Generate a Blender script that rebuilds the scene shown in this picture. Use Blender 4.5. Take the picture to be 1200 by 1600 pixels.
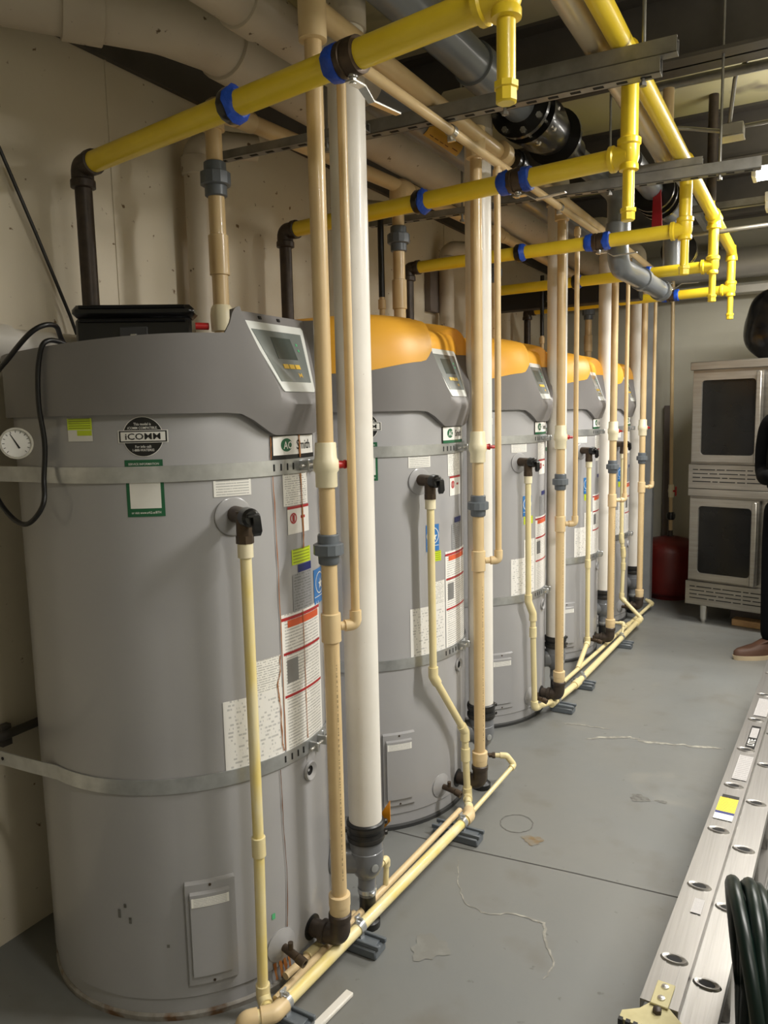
import bpy, math, random
from mathutils import Vector, Matrix
random.seed(7)
for o in list(bpy.data.objects): bpy.data.objects.remove(o, do_unlink=True)
scene = bpy.context.scene
COL = scene.collection
PI = math.pi
def rad(a): return a*PI/180.0

# ------------------------------------------------------------------ camera
YAW, PITCH, ROLL = 0.515, -0.124, -0.022
CAM = Vector((1.063, -1.591, 1.484))
F_PX = 1200.0
fwd = Vector((-math.sin(YAW)*math.cos(PITCH), math.cos(YAW)*math.cos(PITCH), math.sin(PITCH)))
rgt = Vector((math.cos(YAW), math.sin(YAW), 0))
upv = rgt.cross(fwd)
r2 = math.cos(ROLL)*rgt + math.sin(ROLL)*upv
u2 = -math.sin(ROLL)*rgt + math.cos(ROLL)*upv
cd = bpy.data.cameras.new('camera')
cam = bpy.data.objects.new('camera', cd); COL.objects.link(cam)
cam.matrix_world = Matrix(((r2.x, u2.x, -fwd.x, CAM.x), (r2.y, u2.y, -fwd.y, CAM.y), (r2.z, u2.z, -fwd.z, CAM.z), (0, 0, 0, 1)))
cd.sensor_fit = 'VERTICAL'; cd.sensor_height = 36.0; cd.lens = 36.0*F_PX/1600.0
cd.clip_start = 0.02; cd.clip_end = 60
scene.camera = cam

# ------------------------------------------------------------------ world and exposure
w = bpy.data.worlds.new('world'); scene.world = w; w.use_nodes = True
w.node_tree.nodes['Background'].inputs[0].default_value = (0.9, 0.88, 0.84, 1)
w.node_tree.nodes['Background'].inputs[1].default_value = 0.02
scene.view_settings.view_transform = 'Standard'
scene.view_settings.look = 'None'
scene.view_settings.gamma = 1.0
scene.view_settings.use_curve_mapping = False
scene.view_settings.exposure = 0.35
LAMP_W = 30.0      # watts of a full-strength fixture
LAMP_COL = (1.0, 0.975, 0.925)

# ------------------------------------------------------------------ materials
def lin(c):
    def f(v):
        v /= 255.0
        return v/12.92 if v <= 0.04045 else ((v+0.055)/1.055)**2.4
    return (f(c[0]), f(c[1]), f(c[2]), 1.0)
MATS = {}
def mat(name, c, rough=0.5, metal=0.0, c2=None, scale=8.0, amount=0.5, bump=0.0, bscale=60.0, spots=None, coat=0.0, emit=None, stretch=None, alpha=None, trans=0.0, spec=None):
    m = bpy.data.materials.new(name); m.use_nodes = True
    nt = m.node_tree; N = nt.nodes; L = nt.links
    b = N['Principled BSDF']
    b.inputs['Base Color'].default_value = lin(c)
    b.inputs['Roughness'].default_value = rough
    b.inputs['Metallic'].default_value = metal
    if coat: b.inputs['Coat Weight'].default_value = coat
    if trans: b.inputs['Transmission Weight'].default_value = trans
    if spec is not None: b.inputs['Specular IOR Level'].default_value = spec
    tc = N.new('ShaderNodeTexCoord')
    src = tc.outputs['Object']
    if stretch:
        mp = N.new('ShaderNodeMapping'); mp.inputs['Scale'].default_value = stretch
        L.new(src, mp.inputs['Vector']); src = mp.outputs[0]
    col = None
    if c2 is None: c2 = tuple(max(0, v*0.9) for v in c); amount = min(amount, 0.4)
    n = N.new('ShaderNodeTexNoise'); n.inputs['Scale'].default_value = scale; n.inputs['Detail'].default_value = 5
    L.new(src, n.inputs['Vector'])
    r = N.new('ShaderNodeValToRGB'); r.color_ramp.elements[0].position = 0.35; r.color_ramp.elements[1].position = 0.35+amount
    r.color_ramp.elements[0].color = lin(c); r.color_ramp.elements[1].color = lin(c2)
    L.new(n.outputs['Fac'], r.inputs['Fac']); col = r.outputs['Color']
    if spots:
        sc_, thr, sharp, scol = spots
        n2 = N.new('ShaderNodeTexNoise'); n2.inputs['Scale'].default_value = sc_; n2.inputs['Detail'].default_value = 3
        L.new(src, n2.inputs['Vector'])
        r2_ = N.new('ShaderNodeValToRGB'); r2_.color_ramp.elements[0].position = thr; r2_.color_ramp.elements[1].position = thr+sharp
        L.new(n2.outputs['Fac'], r2_.inputs['Fac'])
        mx = N.new('ShaderNodeMix'); mx.data_type = 'RGBA'
        L.new(r2_.outputs['Color'], mx.inputs[0]); L.new(col, mx.inputs[6]); mx.inputs[7].default_value = lin(scol)
        col = mx.outputs[2]
    L.new(col, b.inputs['Base Color'])
    if bump:
        nb = N.new('ShaderNodeTexNoise'); nb.inputs['Scale'].default_value = bscale; nb.inputs['Detail'].default_value = 4
        L.new(src, nb.inputs['Vector'])
        bp = N.new('ShaderNodeBump'); bp.inputs['Strength'].default_value = bump; bp.inputs['Distance'].default_value = 0.004
        L.new(nb.outputs['Fac'], bp.inputs['Height']); L.new(bp.outputs['Normal'], b.inputs['Normal'])
    if emit:
        b.inputs['Emission Color'].default_value = (*emit[0], 1); b.inputs['Emission Strength'].default_value = emit[1]
    MATS[name] = m
    return m
def print_mat(name, paper, ink, rows, density=0.5, cols=40, rough=0.35, band=0.55):
    """paper with rows of illegible small print, laid out by the label's own UV"""
    m = bpy.data.materials.new(name); m.use_nodes = True
    nt = m.node_tree; N = nt.nodes; L = nt.links; b = N['Principled BSDF']; b.inputs['Roughness'].default_value = rough
    uv = N.new('ShaderNodeUVMap'); sp = N.new('ShaderNodeSeparateXYZ'); L.new(uv.outputs[0], sp.inputs[0])
    def math_(op, a, bb=None, v=None):
        k = N.new('ShaderNodeMath'); k.operation = op; L.new(a, k.inputs[0])
        if bb is not None: L.new(bb, k.inputs[1])
        if v is not None: k.inputs[1].default_value = v
        return k.outputs[0]
    vr = math_('MULTIPLY', sp.outputs[1], v=rows)
    fr = math_('FRACT', vr); fl = math_('FLOOR', vr)
    on = math_('GREATER_THAN', fr, v=band)
    ux = math_('MULTIPLY', sp.outputs[0], v=cols); fy = math_('MULTIPLY', fl, v=7.31)
    cb = N.new('ShaderNodeCombineXYZ'); L.new(ux, cb.inputs[0]); L.new(fy, cb.inputs[1])
    n = N.new('ShaderNodeTexNoise'); n.inputs['Scale'].default_value = 1.0; n.inputs['Detail'].default_value = 2; L.new(cb.outputs[0], n.inputs['Vector'])
    th = math_('GREATER_THAN', n.outputs['Fac'], v=1.0-density)
    k = math_('MULTIPLY', on, th)
    a1 = math_('GREATER_THAN', sp.outputs[0], v=0.06); a2 = math_('LESS_THAN', sp.outputs[0], v=0.94)
    k = math_('MULTIPLY', k, a1); k = math_('MULTIPLY', k, a2)
    k = math_('MULTIPLY', k, v=0.55)
    mx = N.new('ShaderNodeMix'); mx.data_type = 'RGBA'; L.new(k, mx.inputs[0])
    mx.inputs[6].default_value = lin(paper); mx.inputs[7].default_value = lin(ink)
    L.new(mx.outputs[2], b.inputs['Base Color'])
    MATS[name] = m; return m

mat('jacket', (162, 161, 162), 0.3, 0.0, (155, 154, 156), 3, 0.5, coat=0.35)
mat('shell', (124, 121, 120), 0.42, 0, (116, 113, 112), 5)
mat('orange', (240, 178, 62), 0.4, 0, (232, 166, 52), 6)
mat('deck_dark', (60, 60, 60), 0.7)
mat('bezel', (222, 224, 220), 0.3, 0.0, (205, 208, 204), 6)
mat('panel_film', (122, 128, 126), 0.22, 0, (104, 110, 108), 9, coat=0.4)
mat('screen', (70, 78, 74), 0.12, 0, (84, 92, 88), 9, coat=0.6)
mat('button', (238, 196, 70), 0.4)
mat('led', (90, 190, 130), 0.3)
mat('white_lbl', (236, 234, 228), 0.4)
mat('black_lbl', (22, 22, 22), 0.35)
mat('green_lbl', (28, 98, 62), 0.4)
mat('red_lbl', (176, 40, 44), 0.4)
mat('orange_lbl', (214, 92, 50), 0.4)
mat('yg_lbl', (200, 220, 40), 0.4)
mat('yellow_lbl', (236, 208, 60), 0.4)
mat('blue_lbl', (50, 120, 190), 0.35)
mat('navy_lbl', (30, 42, 110), 0.35)
mat('silver_lbl', (150, 150, 150), 0.3, 0.4)
mat('pipe_lbl', (196, 150, 40), 0.4)
print_mat('print_white', (238, 236, 231), (128, 126, 126), 44, 0.6, 34)
print_mat('print_spec', (234, 232, 228), (150, 150, 152), 18, 0.45, 16, band=0.5)
print_mat('print_small', (236, 234, 228), (130, 130, 130), 6, 0.62, 34)
print_mat('print_medium', (236, 234, 228), (120, 118, 118), 14, 0.55, 18)
print_mat('print_pipe', (211, 184, 138), (60, 52, 40), 1, 0.5, 90, band=0.3)
print_mat('print_silver', (146, 147, 149), (84, 84, 86), 13, 0.55, 14)
print_mat('print_yg', (200, 220, 40), (60, 80, 20), 5, 0.72, 12)
print_mat('print_yellow', (238, 210, 62), (120, 104, 40), 9, 0.6, 14)
print_mat('print_grey', (178, 175, 174), (120, 117, 117), 14, 0.6, 16)
mat('rust', (142, 84, 34), 0.8, 0, (176, 116, 54), 40)
mat('rust_dark', (92, 62, 40), 0.85, 0, (130, 88, 50), 60)
mat('flaked', (128, 122, 114), 0.55, 0, (150, 146, 140), 30, 0.25, bump=0.4, spots=(11, 0.53, 0.08, (104, 74, 46)))
mat('galv', (196, 198, 199), 0.3, 0.7, (168, 170, 171), 30, bump=0.05)
mat('strut', (150, 148, 143), 0.42, 0.5, (116, 114, 110), 18)
mat('chrome', (214, 212, 206), 0.26, 0.85)
mat('steel', (176, 172, 164), 0.28, 1.0, (150, 146, 140), 12)
mat('cpvc', (212, 186, 140), 0.36, 0, (204, 174, 128), 14, coat=0.2)
mat('cpvc_fit', (220, 196, 152), 0.4, 0, (212, 184, 140), 14)
mat('cpvc_light', (230, 216, 168), 0.38, 0, (222, 202, 146), 10, coat=0.1)
mat('cpvc_yellow', (232, 210, 130), 0.38, 0, (234, 222, 182), 11, 0.3, coat=0.1, stretch=(4, 1, 0.6))
mat('valve_cream', (232, 222, 190), 0.4, 0, (224, 212, 176), 10)
mat('valve_red', (186, 34, 32), 0.4)
mat('union_grey', (98, 104, 110), 0.36, 0, (88, 94, 100), 12)
mat('pvc_white', (226, 222, 214), 0.42, 0, (216, 210, 200), 8, spots=(70, 0.74, 0.04, (168, 150, 130)), coat=0.1)
mat('pvc_old', (200, 190, 173), 0.5, 0, (184, 171, 152), 5, spots=(34, 0.68, 0.05, (96, 78, 58)))
mat('pvc_grey', (110, 114, 118), 0.32, 0, (97, 101, 105), 6, coat=0.25)
mat('trap_grey', (112, 114, 118), 0.3, 0, (96, 98, 102), 10, coat=0.2)
mat('rubber', (24, 24, 24), 0.4)
mat('band_dark', (66, 64, 61), 0.35, 0.6)
mat('black_plastic', (20, 20, 21), 0.3, coat=0.2)
mat('cable_black', (18, 17, 17), 0.4)
mat('iron', (58, 50, 44), 0.45, 0.3, (78, 66, 56), 30, bump=0.2)
mat('brass_dark', (88, 74, 60), 0.42, 0.6, (66, 54, 44), 30)
mat('gas_yellow', (244, 214, 54), 0.34, 0, (234, 200, 40), 9, spots=(26, 0.74, 0.05, (160, 126, 40)), coat=0.2)
mat('tape_blue', (28, 82, 196), 0.45, 0, (20, 60, 160), 40, bump=0.6, bscale=120)
mat('black_metal', (34, 33, 32), 0.3, 0.2, coat=0.3)
mat('insulation', (212, 198, 172), 0.25, 0.4, (196, 180, 152), 8)
mat('dark_steel', (84, 79, 73), 0.6, 0.1, (66, 62, 57), 6)
mat('dark_blue_steel', (40, 40, 42), 0.5, 0.1, (32, 32, 34), 6)
mat('lever_red', (150, 20, 32), 0.4)
mat('stainless', (160, 156, 148), 0.33, 0.8, (138, 133, 124), 5, stretch=(1, 1, 14))
mat('oven_glass', (22, 21, 19), 0.16, 0, spec=0.25)
mat('slot_dark', (14, 13, 12), 0.8)
mat('tank_red', (104, 26, 20), 0.42, 0, (84, 20, 16), 6)
mat('bag', (7, 7, 8), 0.22, 0, bump=0.9, bscale=7)
mat('cloth_black', (9, 9, 10), 0.9, bump=0.4, bscale=40, spec=0.1)
mat('denim', (10, 11, 14), 0.9, bump=0.3, bscale=60, spec=0.1)
mat('skin', (196, 150, 122), 0.55)
mat('hair', (40, 30, 24), 0.8, bump=0.5, bscale=90)
mat('boot', (80, 52, 36), 0.6, 0, (62, 40, 28), 14)
mat('sole', (196, 178, 148), 0.7)
mat('eye_white', (235, 232, 228), 0.2)
mat('eye_dark', (40, 28, 20), 0.1)
mat('lips', (160, 96, 84), 0.5)
mat('alu', (150, 147, 143), 0.38, 0.8, (136, 133, 129), 4, stretch=(60, 1, 60))
mat('foot_pad', (206, 196, 150), 0.6, 0, (170, 158, 112), 20)
mat('hose_green', (6, 24, 19), 0.34, 0, (4, 18, 15), 10, spec=0.35)
mat('wood', (176, 140, 96), 0.65, 0, (150, 114, 76), 9, stretch=(2, 14, 14))
mat('post_grey', (150, 152, 152), 0.5)
mat('post_dark', (112, 102, 96), 0.6)
mat('lamp_white', (236, 234, 228), 0.4)
mat('tube', (255, 250, 238), 0.4, emit=((1.0, 0.95, 0.86), 9.0))
mat('box_metal', (190, 186, 176), 0.45, 0.3)
mat('conduit', (150, 146, 136), 0.35, 0.7)
mat('dial', (238, 236, 232), 0.3)
mat('concrete_dark', (86, 78, 70), 0.8, 0, (70, 64, 58), 6)
mat('duct', (206, 204, 200), 0.35, 0.3, (188, 186, 182), 4)
mat('amber', (214, 140, 28), 0.35)

def wall_mat(name, c, c2, spots, bump=0.15):
    return mat(name, c, 0.7, 0, c2, 1.6, 0.5, bump=bump, bscale=35, spots=spots)
wall_mat('wall_cream', (216, 206, 186), (202, 192, 170), (34, 0.69, 0.05, (120, 98, 70)))
wall_mat('wall_grey', (196, 193, 178), (184, 180, 164), None)
wall_mat('ceil', (176, 168, 140), (196, 190, 120), (3, 0.6, 0.1, (120, 112, 96)))
def floor_mat():
    m = bpy.data.materials.new('floor_paint'); m.use_nodes = True
    nt = m.node_tree; N = nt.nodes; L = nt.links; b = N['Principled BSDF']
    tc = N.new('ShaderNodeTexCoord'); src = tc.outputs['Object']
    def noise(scale, det=5, dist=0.0):
        n = N.new('ShaderNodeTexNoise'); n.inputs['Scale'].default_value = scale; n.inputs['Detail'].default_value = det; n.inputs['Distortion'].default_value = dist
        L.new(src, n.inputs['Vector']); return n.outputs['Fac']
    def ramp(f, a, bb, ca, cb):
        r = N.new('ShaderNodeValToRGB'); r.color_ramp.elements[0].position = a; r.color_ramp.elements[1].position = bb
        r.color_ramp.elements[0].color = ca; r.color_ramp.elements[1].color = cb; L.new(f, r.inputs['Fac']); return r.outputs['Color']
    def mix(f, a, bb):
        k = N.new('ShaderNodeMix'); k.data_type = 'RGBA'; L.new(f, k.inputs[0]); L.new(a, k.inputs[6])
        if isinstance(bb, tuple): k.inputs[7].default_value = bb
        else: L.new(bb, k.inputs[7])
        return k.outputs[2]
    W, B = (1, 1, 1, 1), (0, 0, 0, 1)
    col = ramp(noise(1.3), 0.3, 0.7, lin((114, 116, 115)), lin((121, 120, 115)))
    col = mix(ramp(noise(5, 6), 0.56, 0.74, B, (0.5, 0.5, 0.5, 1)), col, lin((102, 97, 88)))
    col = mix(ramp(noise(2.2, 6, 1.2), 0.62, 0.72, B, (0.5, 0.5, 0.5, 1)), col, lin((134, 132, 124)))
    col = mix(ramp(noise(26, 3), 0.70, 0.76, B, (0.6, 0.6, 0.6, 1)), col, lin((78, 76, 71)))
    L.new(col, b.inputs['Base Color'])
    rr = ramp(noise(3), 0.3, 0.7, (0.36, 0.36, 0.36, 1), (0.52, 0.52, 0.52, 1)); L.new(rr, b.inputs['Roughness'])
    bp = N.new('ShaderNodeBump'); bp.inputs['Strength'].default_value = 0.12; bp.inputs['Distance'].default_value = 0.005
    L.new(noise(18), bp.inputs['Height']); L.new(bp.outputs['Normal'], b.inputs['Normal'])
    MATS['floor'] = m
floor_mat()

# ------------------------------------------------------------------ mesh helpers
def V(*a): return Vector(a)
def frame(d):
    d = d.normalized()
    a = V(0, 0, 1) if abs(d.z) < 0.9 else V(1, 0, 0)
    x = a.cross(d).normalized(); y = d.cross(x)
    return x, y
class MB:
    def __init__(s): s.v = []; s.f = []; s.uv = {}
    def ring(s, c, x, y, r, n):
        b = len(s.v)
        for i in range(n):
            a = 2*PI*i/n; s.v.append(c + x*(r*math.cos(a)) + y*(r*math.sin(a)))
        return b
    def join(s, a, b, n):
        for i in range(n):
            j = (i+1) % n; s.f.append((a+i, a+j, b+j, b+i))
    def lathe(s, a, d, prof, n=24, caps=True):
        """prof: list of (distance along d from a, radius)"""
        a = Vector(a); d = Vector(d).normalized(); x, y = frame(d)
        rs = [s.ring(a + d*t, x, y, max(r, 1e-5), n) for t, r in prof]
        for i in range(len(rs)-1): s.join(rs[i], rs[i+1], n)
        if caps:
            s.f.append(tuple(reversed(range(rs[0], rs[0]+n)))); s.f.append(tuple(range(rs[-1], rs[-1]+n)))
        return s
    def cyl(s, a, b, r, n=20, r2=None):
        a = Vector(a); b = Vector(b)
        return s.lathe(a, b-a, [(0, r), ((b-a).length, r if r2 is None else r2)], n)
    def tube(s, pts, r, n=14, bend=None, steps=6):
        pts = [Vector(p) for p in pts]
        if bend is None: bend = r*1.6
        path = [pts[0]]
        for i in range(1, len(pts)-1):
            p0, p1, p2 = pts[i-1], pts[i], pts[i+1]
            d0 = (p0-p1); d1 = (p2-p1); l0, l1 = d0.length, d1.length; d0 = d0/l0; d1 = d1/l1
            ang = d0.angle(d1, PI)
            if abs(ang-PI) < 0.02 or bend <= 0: path.append(p1); continue
            t = min(bend/math.tan(ang/2), 0.49*l0, 0.49*l1)
            q0 = p1+d0*t; q2 = p1+d1*t
            for k in range(steps+1):
                u = k/steps; path.append(q0*(1-u)**2 + p1*(2*u*(1-u)) + q2*u*u)
        path.append(pts[-1])
        T = []
        for i in range(len(path)):
            a = path[max(i-1, 0)]; b = path[min(i+1, len(path)-1)]; T.append((b-a).normalized())
        x, y = frame(T[0]); rs = []
        for i, p in enumerate(path):
            if i:
                q = T[i-1].rotation_difference(T[i]); x = q @ x; y = q @ y
            rr = r(i/(len(path)-1)) if callable(r) else r
            rs.append(s.ring(p, x, y, rr, n))
        for i in range(len(rs)-1): s.join(rs[i], rs[i+1], n)
        s.f.append(tuple(reversed(range(rs[0], rs[0]+n)))); s.f.append(tuple(range(rs[-1], rs[-1]+n)))
        return s
    def box(s, c, size, M=None):
        c = Vector(c); h = Vector(size)/2; b = len(s.v)
        for sx in (-1, 1):
            for sy in (-1, 1):
                for sz in (-1, 1):
                    p = V(sx*h.x, sy*h.y, sz*h.z)
                    if M is not None: p = M @ p
                    s.v.append(c+p)
        for q in ((0, 1, 3, 2), (4, 6, 7, 5), (0, 4, 5, 1), (2, 3, 7, 6), (0, 2, 6, 4), (1, 5, 7, 3)): s.f.append(tuple(b+i for i in q))
        return s
    def cbox(s, c, size, ch=0.004, M=None):
        """box with chamfered edges"""
        c = Vector(c); hx, hy, hz = [d/2 for d in size]; b = len(s.v); ch = min(ch, hx*0.9, hy*0.9, hz*0.9)
        idx = {}
        for sx in (-1, 1):
            for sy in (-1, 1):
                for sz in (-1, 1):
                    for k, p in enumerate((V(sx*hx, sy*(hy-ch), sz*(hz-ch)), V(sx*(hx-ch), sy*hy, sz*(hz-ch)), V(sx*(hx-ch), sy*(hy-ch), sz*hz))):
                        if M is not None: p = M @ p
                        idx[(sx, sy, sz, k)] = len(s.v); s.v.append(c+p)
        I = idx
        def add(q):
            P = [s.v[i] for i in q]; nrm = (P[1]-P[0]).cross(P[2]-P[0]); ce = sum(P, Vector())/len(P)
            s.f.append(tuple(q) if nrm.dot(ce-c) > 0 else tuple(reversed(q)))
        for sx in (-1, 1): add([I[(sx, a, bb, 0)] for a, bb in ((-1, -1), (1, -1), (1, 1), (-1, 1))])
        for sy in (-1, 1): add([I[(a, sy, bb, 1)] for a, bb in ((-1, -1), (1, -1), (1, 1), (-1, 1))])
        for sz in (-1, 1): add([I[(a, bb, sz, 2)] for a, bb in ((-1, -1), (1, -1), (1, 1), (-1, 1))])
        for a in (-1, 1):
            for bb in (-1, 1):
                add([I[(a, bb, -1, 0)], I[(a, bb, 1, 0)], I[(a, bb, 1, 1)], I[(a, bb, -1, 1)]])
                add([I[(a, -1, bb, 0)], I[(a, 1, bb, 0)], I[(a, 1, bb, 2)], I[(a, -1, bb, 2)]])
                add([I[(-1, a, bb, 1)], I[(1, a, bb, 1)], I[(1, a, bb, 2)], I[(-1, a, bb, 2)]])
                for cc in (-1, 1): add([I[(a, bb, cc, 0)], I[(a, bb, cc, 1)], I[(a, bb, cc, 2)]])
        return s
    def prism(s, poly, off):
        """planar polygon (list of 3D points) extruded by vector off"""
        b = len(s.v); n = len(poly); off = Vector(off)
        for p in poly: s.v.append(Vector(p))
        for p in poly: s.v.append(Vector(p)+off)
        s.f.append(tuple(reversed(range(b, b+n)))); s.f.append(tuple(range(b+n, b+2*n)))
        for i in range(n):
            j = (i+1) % n; s.f.append((b+i, b+j, b+n+j, b+n+i))
        return s
    def patch(s, t0, t1, z0, z1, R, nt=8, cx=0, cy=0):
        """curved sheet on a vertical cylinder, with UV"""
        b = len(s.v)
        for k in range(nt+1):
            a = rad(t0+(t1-t0)*k/nt)
            for j, z in enumerate((z0, z1)):
                s.uv[len(s.v)] = (k/nt, j); s.v.append(V(cx+R*math.cos(a), cy+R*math.sin(a), z))
        for k in range(nt): s.f.append((b+2*k, b+2*k+2, b+2*k+3, b+2*k+1))
        return s
    def quad(s, pts):
        b = len(s.v)
        for p, u in zip(pts, ((0, 0), (1, 0), (1, 1), (0, 1))): s.uv[len(s.v)] = u; s.v.append(Vector(p))
        s.f.append((b, b+1, b+2, b+3)); return s
    def build(s, name, m, parent=None, smooth=True, angle=38, kind=None):
        me = bpy.data.meshes.new(name)
        o0 = Vector((0, 0, 0))
        p = parent
        while p is not None: o0 = o0 + p.location; p = p.parent
        me.from_pydata([tuple(q-o0) for q in s.v], [], s.f); me.update()
        if s.uv:
            ul = me.uv_layers.new(name='UVMap')
            for lp in me.loops: ul.data[lp.index].uv = s.uv.get(lp.vertex_index, (0, 0))
        if smooth:
            me.shade_smooth(); me.set_sharp_from_angle(angle=rad(angle))
        me.materials.append(MATS[m])
        o = bpy.data.objects.new(name, me); COL.objects.link(o)
        if parent is not None: o.parent = parent
        if kind: o['kind'] = kind
        return o
def tag(o, label, cat, group=None):
    o['label'] = label; o['category'] = cat
    if group: o['group'] = group
    return o
def thing(name, label, cat, loc, group=None):
    o = bpy.data.objects.new(name, None); COL.objects.link(o); o.location = loc; o.empty_display_size = 0.05
    return tag(o, label, cat, group)
def struct(o): o['kind'] = 'structure'; return o
def copy_tree(o, parent=None):
    c = o.copy(); COL.objects.link(c); c.parent = parent
    for ch in o.children: copy_tree(ch, c)
    return c
# text turned into mesh, laid on a plane or a cylinder
TXT = {}
def text_geo(s):
    if s in TXT: return TXT[s]
    cu = bpy.data.curves.new('t', 'FONT'); cu.body = s; cu.size = 1.0; cu.resolution_u = 2; cu.offset = 0.012
    ob = bpy.data.objects.new('t', cu); COL.objects.link(ob)
    dg = bpy.context.evaluated_depsgraph_get(); ev = ob.evaluated_get(dg); me = ev.to_mesh()
    vs = [(p.co.x, p.co.y) for p in me.vertices]; fs = [tuple(p.vertices) for p in me.polygons]
    ev.to_mesh_clear(); bpy.data.objects.remove(ob, do_unlink=True); bpy.data.curves.remove(cu)
    x0 = min(p[0] for p in vs); x1 = max(p[0] for p in vs); y0 = min(p[1] for p in vs); y1 = max(p[1] for p in vs)
    TXT[s] = ([(p[0]-(x0+x1)/2, p[1]-(y0+y1)/2) for p in vs], fs, x1-x0, y1-y0); return TXT[s]
def text_cyl(mb, s, tc, zc, width, height, R):
    vs, fs, w_, h_ = text_geo(s); b = len(mb.v)
    for x, y in vs:
        a = rad(tc)+x*width/w_/R; mb.v.append(V(R*math.cos(a), R*math.sin(a), zc+y*height/h_))
    for f in fs: mb.f.append(tuple(b+i for i in f))
def text_plane(mb, s, c, ex, ey, width, height):
    vs, fs, w_, h_ = text_geo(s); b = len(mb.v); c = Vector(c); ex = Vector(ex).normalized(); ey = Vector(ey).normalized()
    for x, y in vs: mb.v.append(c+ex*(x*width/w_)+ey*(y*height/h_))
    for f in fs: mb.f.append(tuple(b+i for i in f))
def smooth(a, b, x):
    t = max(0.0, min(1.0, (x-a)/(b-a))); return t*t*(3-2*t)

# ------------------------------------------------------------------ layout
YH = [0.0, 0.98, 2.0, 3.07, 3.95]
XT, DT, RT = -0.493, -0.007, 0.403
WX = -0.918            # left wall face
HP = ['the open-topped heater', 'the heater next to the open-topped one', 'the middle heater', 'the last heater but one', 'the heater nearest the ovens']
X0, X1, Y0, Y1, ZC = WX, 3.1, -3.2, 5.05, 3.05

# ------------------------------------------------------------------ the room
struct(MB().box(((X0+X1)/2, (Y0+Y1)/2, -0.05), (X1-X0+0.4, Y1-Y0+0.4, 0.1)).build('floor', 'floor', smooth=False))
wl = struct(MB().box((WX-0.06, (Y0+Y1)/2, 1.3), (0.12, Y1-Y0+0.4, 2.6)).build('wall_left', 'wall_cream', smooth=False))
struct(MB().box(((X0+X1)/2, Y1+0.06, 1.6), (X1-X0+0.4, 0.12, 3.2)).build('wall_back', 'wall_grey', smooth=False))
struct(MB().box((X1+0.06, (Y0+Y1)/2, 1.6), (0.12, Y1-Y0+0.4, 3.2)).build('wall_right', 'wall_grey', smooth=False))
struct(MB().box(((X0+X1)/2, Y0-0.06, 1.6), (X1-X0+0.4, 0.12, 3.2)).build('wall_front', 'wall_grey', smooth=False))
struct(MB().box(((X0+X1)/2, (Y0+Y1)/2, ZC+0.05), (X1-X0+0.4, Y1-Y0+0.4, 0.1)).build('ceiling', 'ceil', smooth=False))
tag(MB().box((WX-0.05, (Y0+Y1)/2, 2.825), (0.14, Y1-Y0, 0.45)).build('edge_beam', 'dark_steel', smooth=False), 'dark steel edge beam along the top of the cream wall', 'beam')
# vertical joints of the wall panels
for y in (-0.42, 0.21, 1.45, 2.7):
    MB().box((WX+0.001, y, 1.3), (0.004, 0.006, 2.6)).build('wall_joint', 'wall_cream', wl, smooth=False)
# marks on the floor
def floor_line(name, pts, wdt, m):
    mb = MB(); pts = [Vector((x, y, 0.0012)) for x, y in pts]
    for i in range(len(pts)):
        a = pts[max(i-1, 0)]; b = pts[min(i+1, len(pts)-1)]; t = (b-a).normalized(); nn = V(-t.y, t.x, 0)
        k = wdt(i/(len(pts)-1)) if callable(wdt) else wdt
        mb.v += [pts[i]+nn*k/2, pts[i]-nn*k/2]
        if i: j = 2*i; mb.f.append((j-2, j-1, j+1, j))
    return mb.build(name, m, bpy.data.objects['floor'], smooth=False)
mat('scuff', (164, 161, 150), 0.6, 0, (124, 122, 115), 30, 0.2); mat('mark_dark', (80, 78, 73), 0.7, 0, (108, 107, 102), 60, 0.2); mat('joint', (74, 72, 68), 0.8); mat('stain', (116, 96, 66), 0.6, 0, (120, 116, 106), 30, 0.25); mat('pale_patch', (126, 126, 121), 0.5, 0, (118, 117, 112), 20, 0.2)
floor_line('floor_joint', [(-0.9, 0.66), (0.05, 0.69), (0.44, 0.725), (0.75, 0.745), (1.6, 0.78), (3.0, 0.84)], 0.004, 'joint')
def wob(pts, n, amp):
    out = []
    for i in range(len(pts)-1):
        for k in range(n):
            u = k/n; out.append((pts[i][0]*(1-u)+pts[i+1][0]*u+random.uniform(-amp, amp), pts[i][1]*(1-u)+pts[i+1][1]*u+random.uniform(-amp, amp)))
    out.append(pts[-1]); return out

# ------------------------------------------------------------------ water heaters (local: axis at origin, front towards +X)
Rc = 0.42
def edge_deg(z): return 10.5+12.5*max(0.0, min(1.0, (z-1.545)/0.19))
def floor_x(z): return 0.437-(z-1.522)*(0.437-0.338)/(1.745-1.522)
def shell_r(th, z, inside=False):
    t = abs(th)
    r = Rc+0.02*(1-smooth(8, 30, t))*smooth(1.43, 1.522, z)*(1-0.6*smooth(1.56, 1.72, z))
    if z < 1.522: r = min(r, 0.408+(z-1.44)*(0.44-0.408)/(1.522-1.44)+0.0006*t)
    if inside and z > 1.522: r = min(r, floor_x(z)/math.cos(rad(th)))
    return r
NIN = 12
def columns():
    cols = [('in', -1+2*k/NIN) for k in range(NIN+1)]
    u = [0.0, 0.004, 0.01, 0.02, 0.035, 0.055, 0.08, 0.11]+[0.14+0.86*k/30 for k in range(31)]
    right = [('out', x) for x in u]; left = [('out', -x) for x in reversed(u[:-1])]
    return cols+right+left
COLS = columns()
def col_th(c, z):
    e = edge_deg(z)
    if c[0] == 'in': return c[1]*e, True
    g = e+0.5
    sgn = 1 if (c[1] > 0 or (c[1] == 0 and not math.copysign(1, c[1]) < 0)) else -1
    return sgn*(g+(180-g)*abs(c[1])), False
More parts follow.
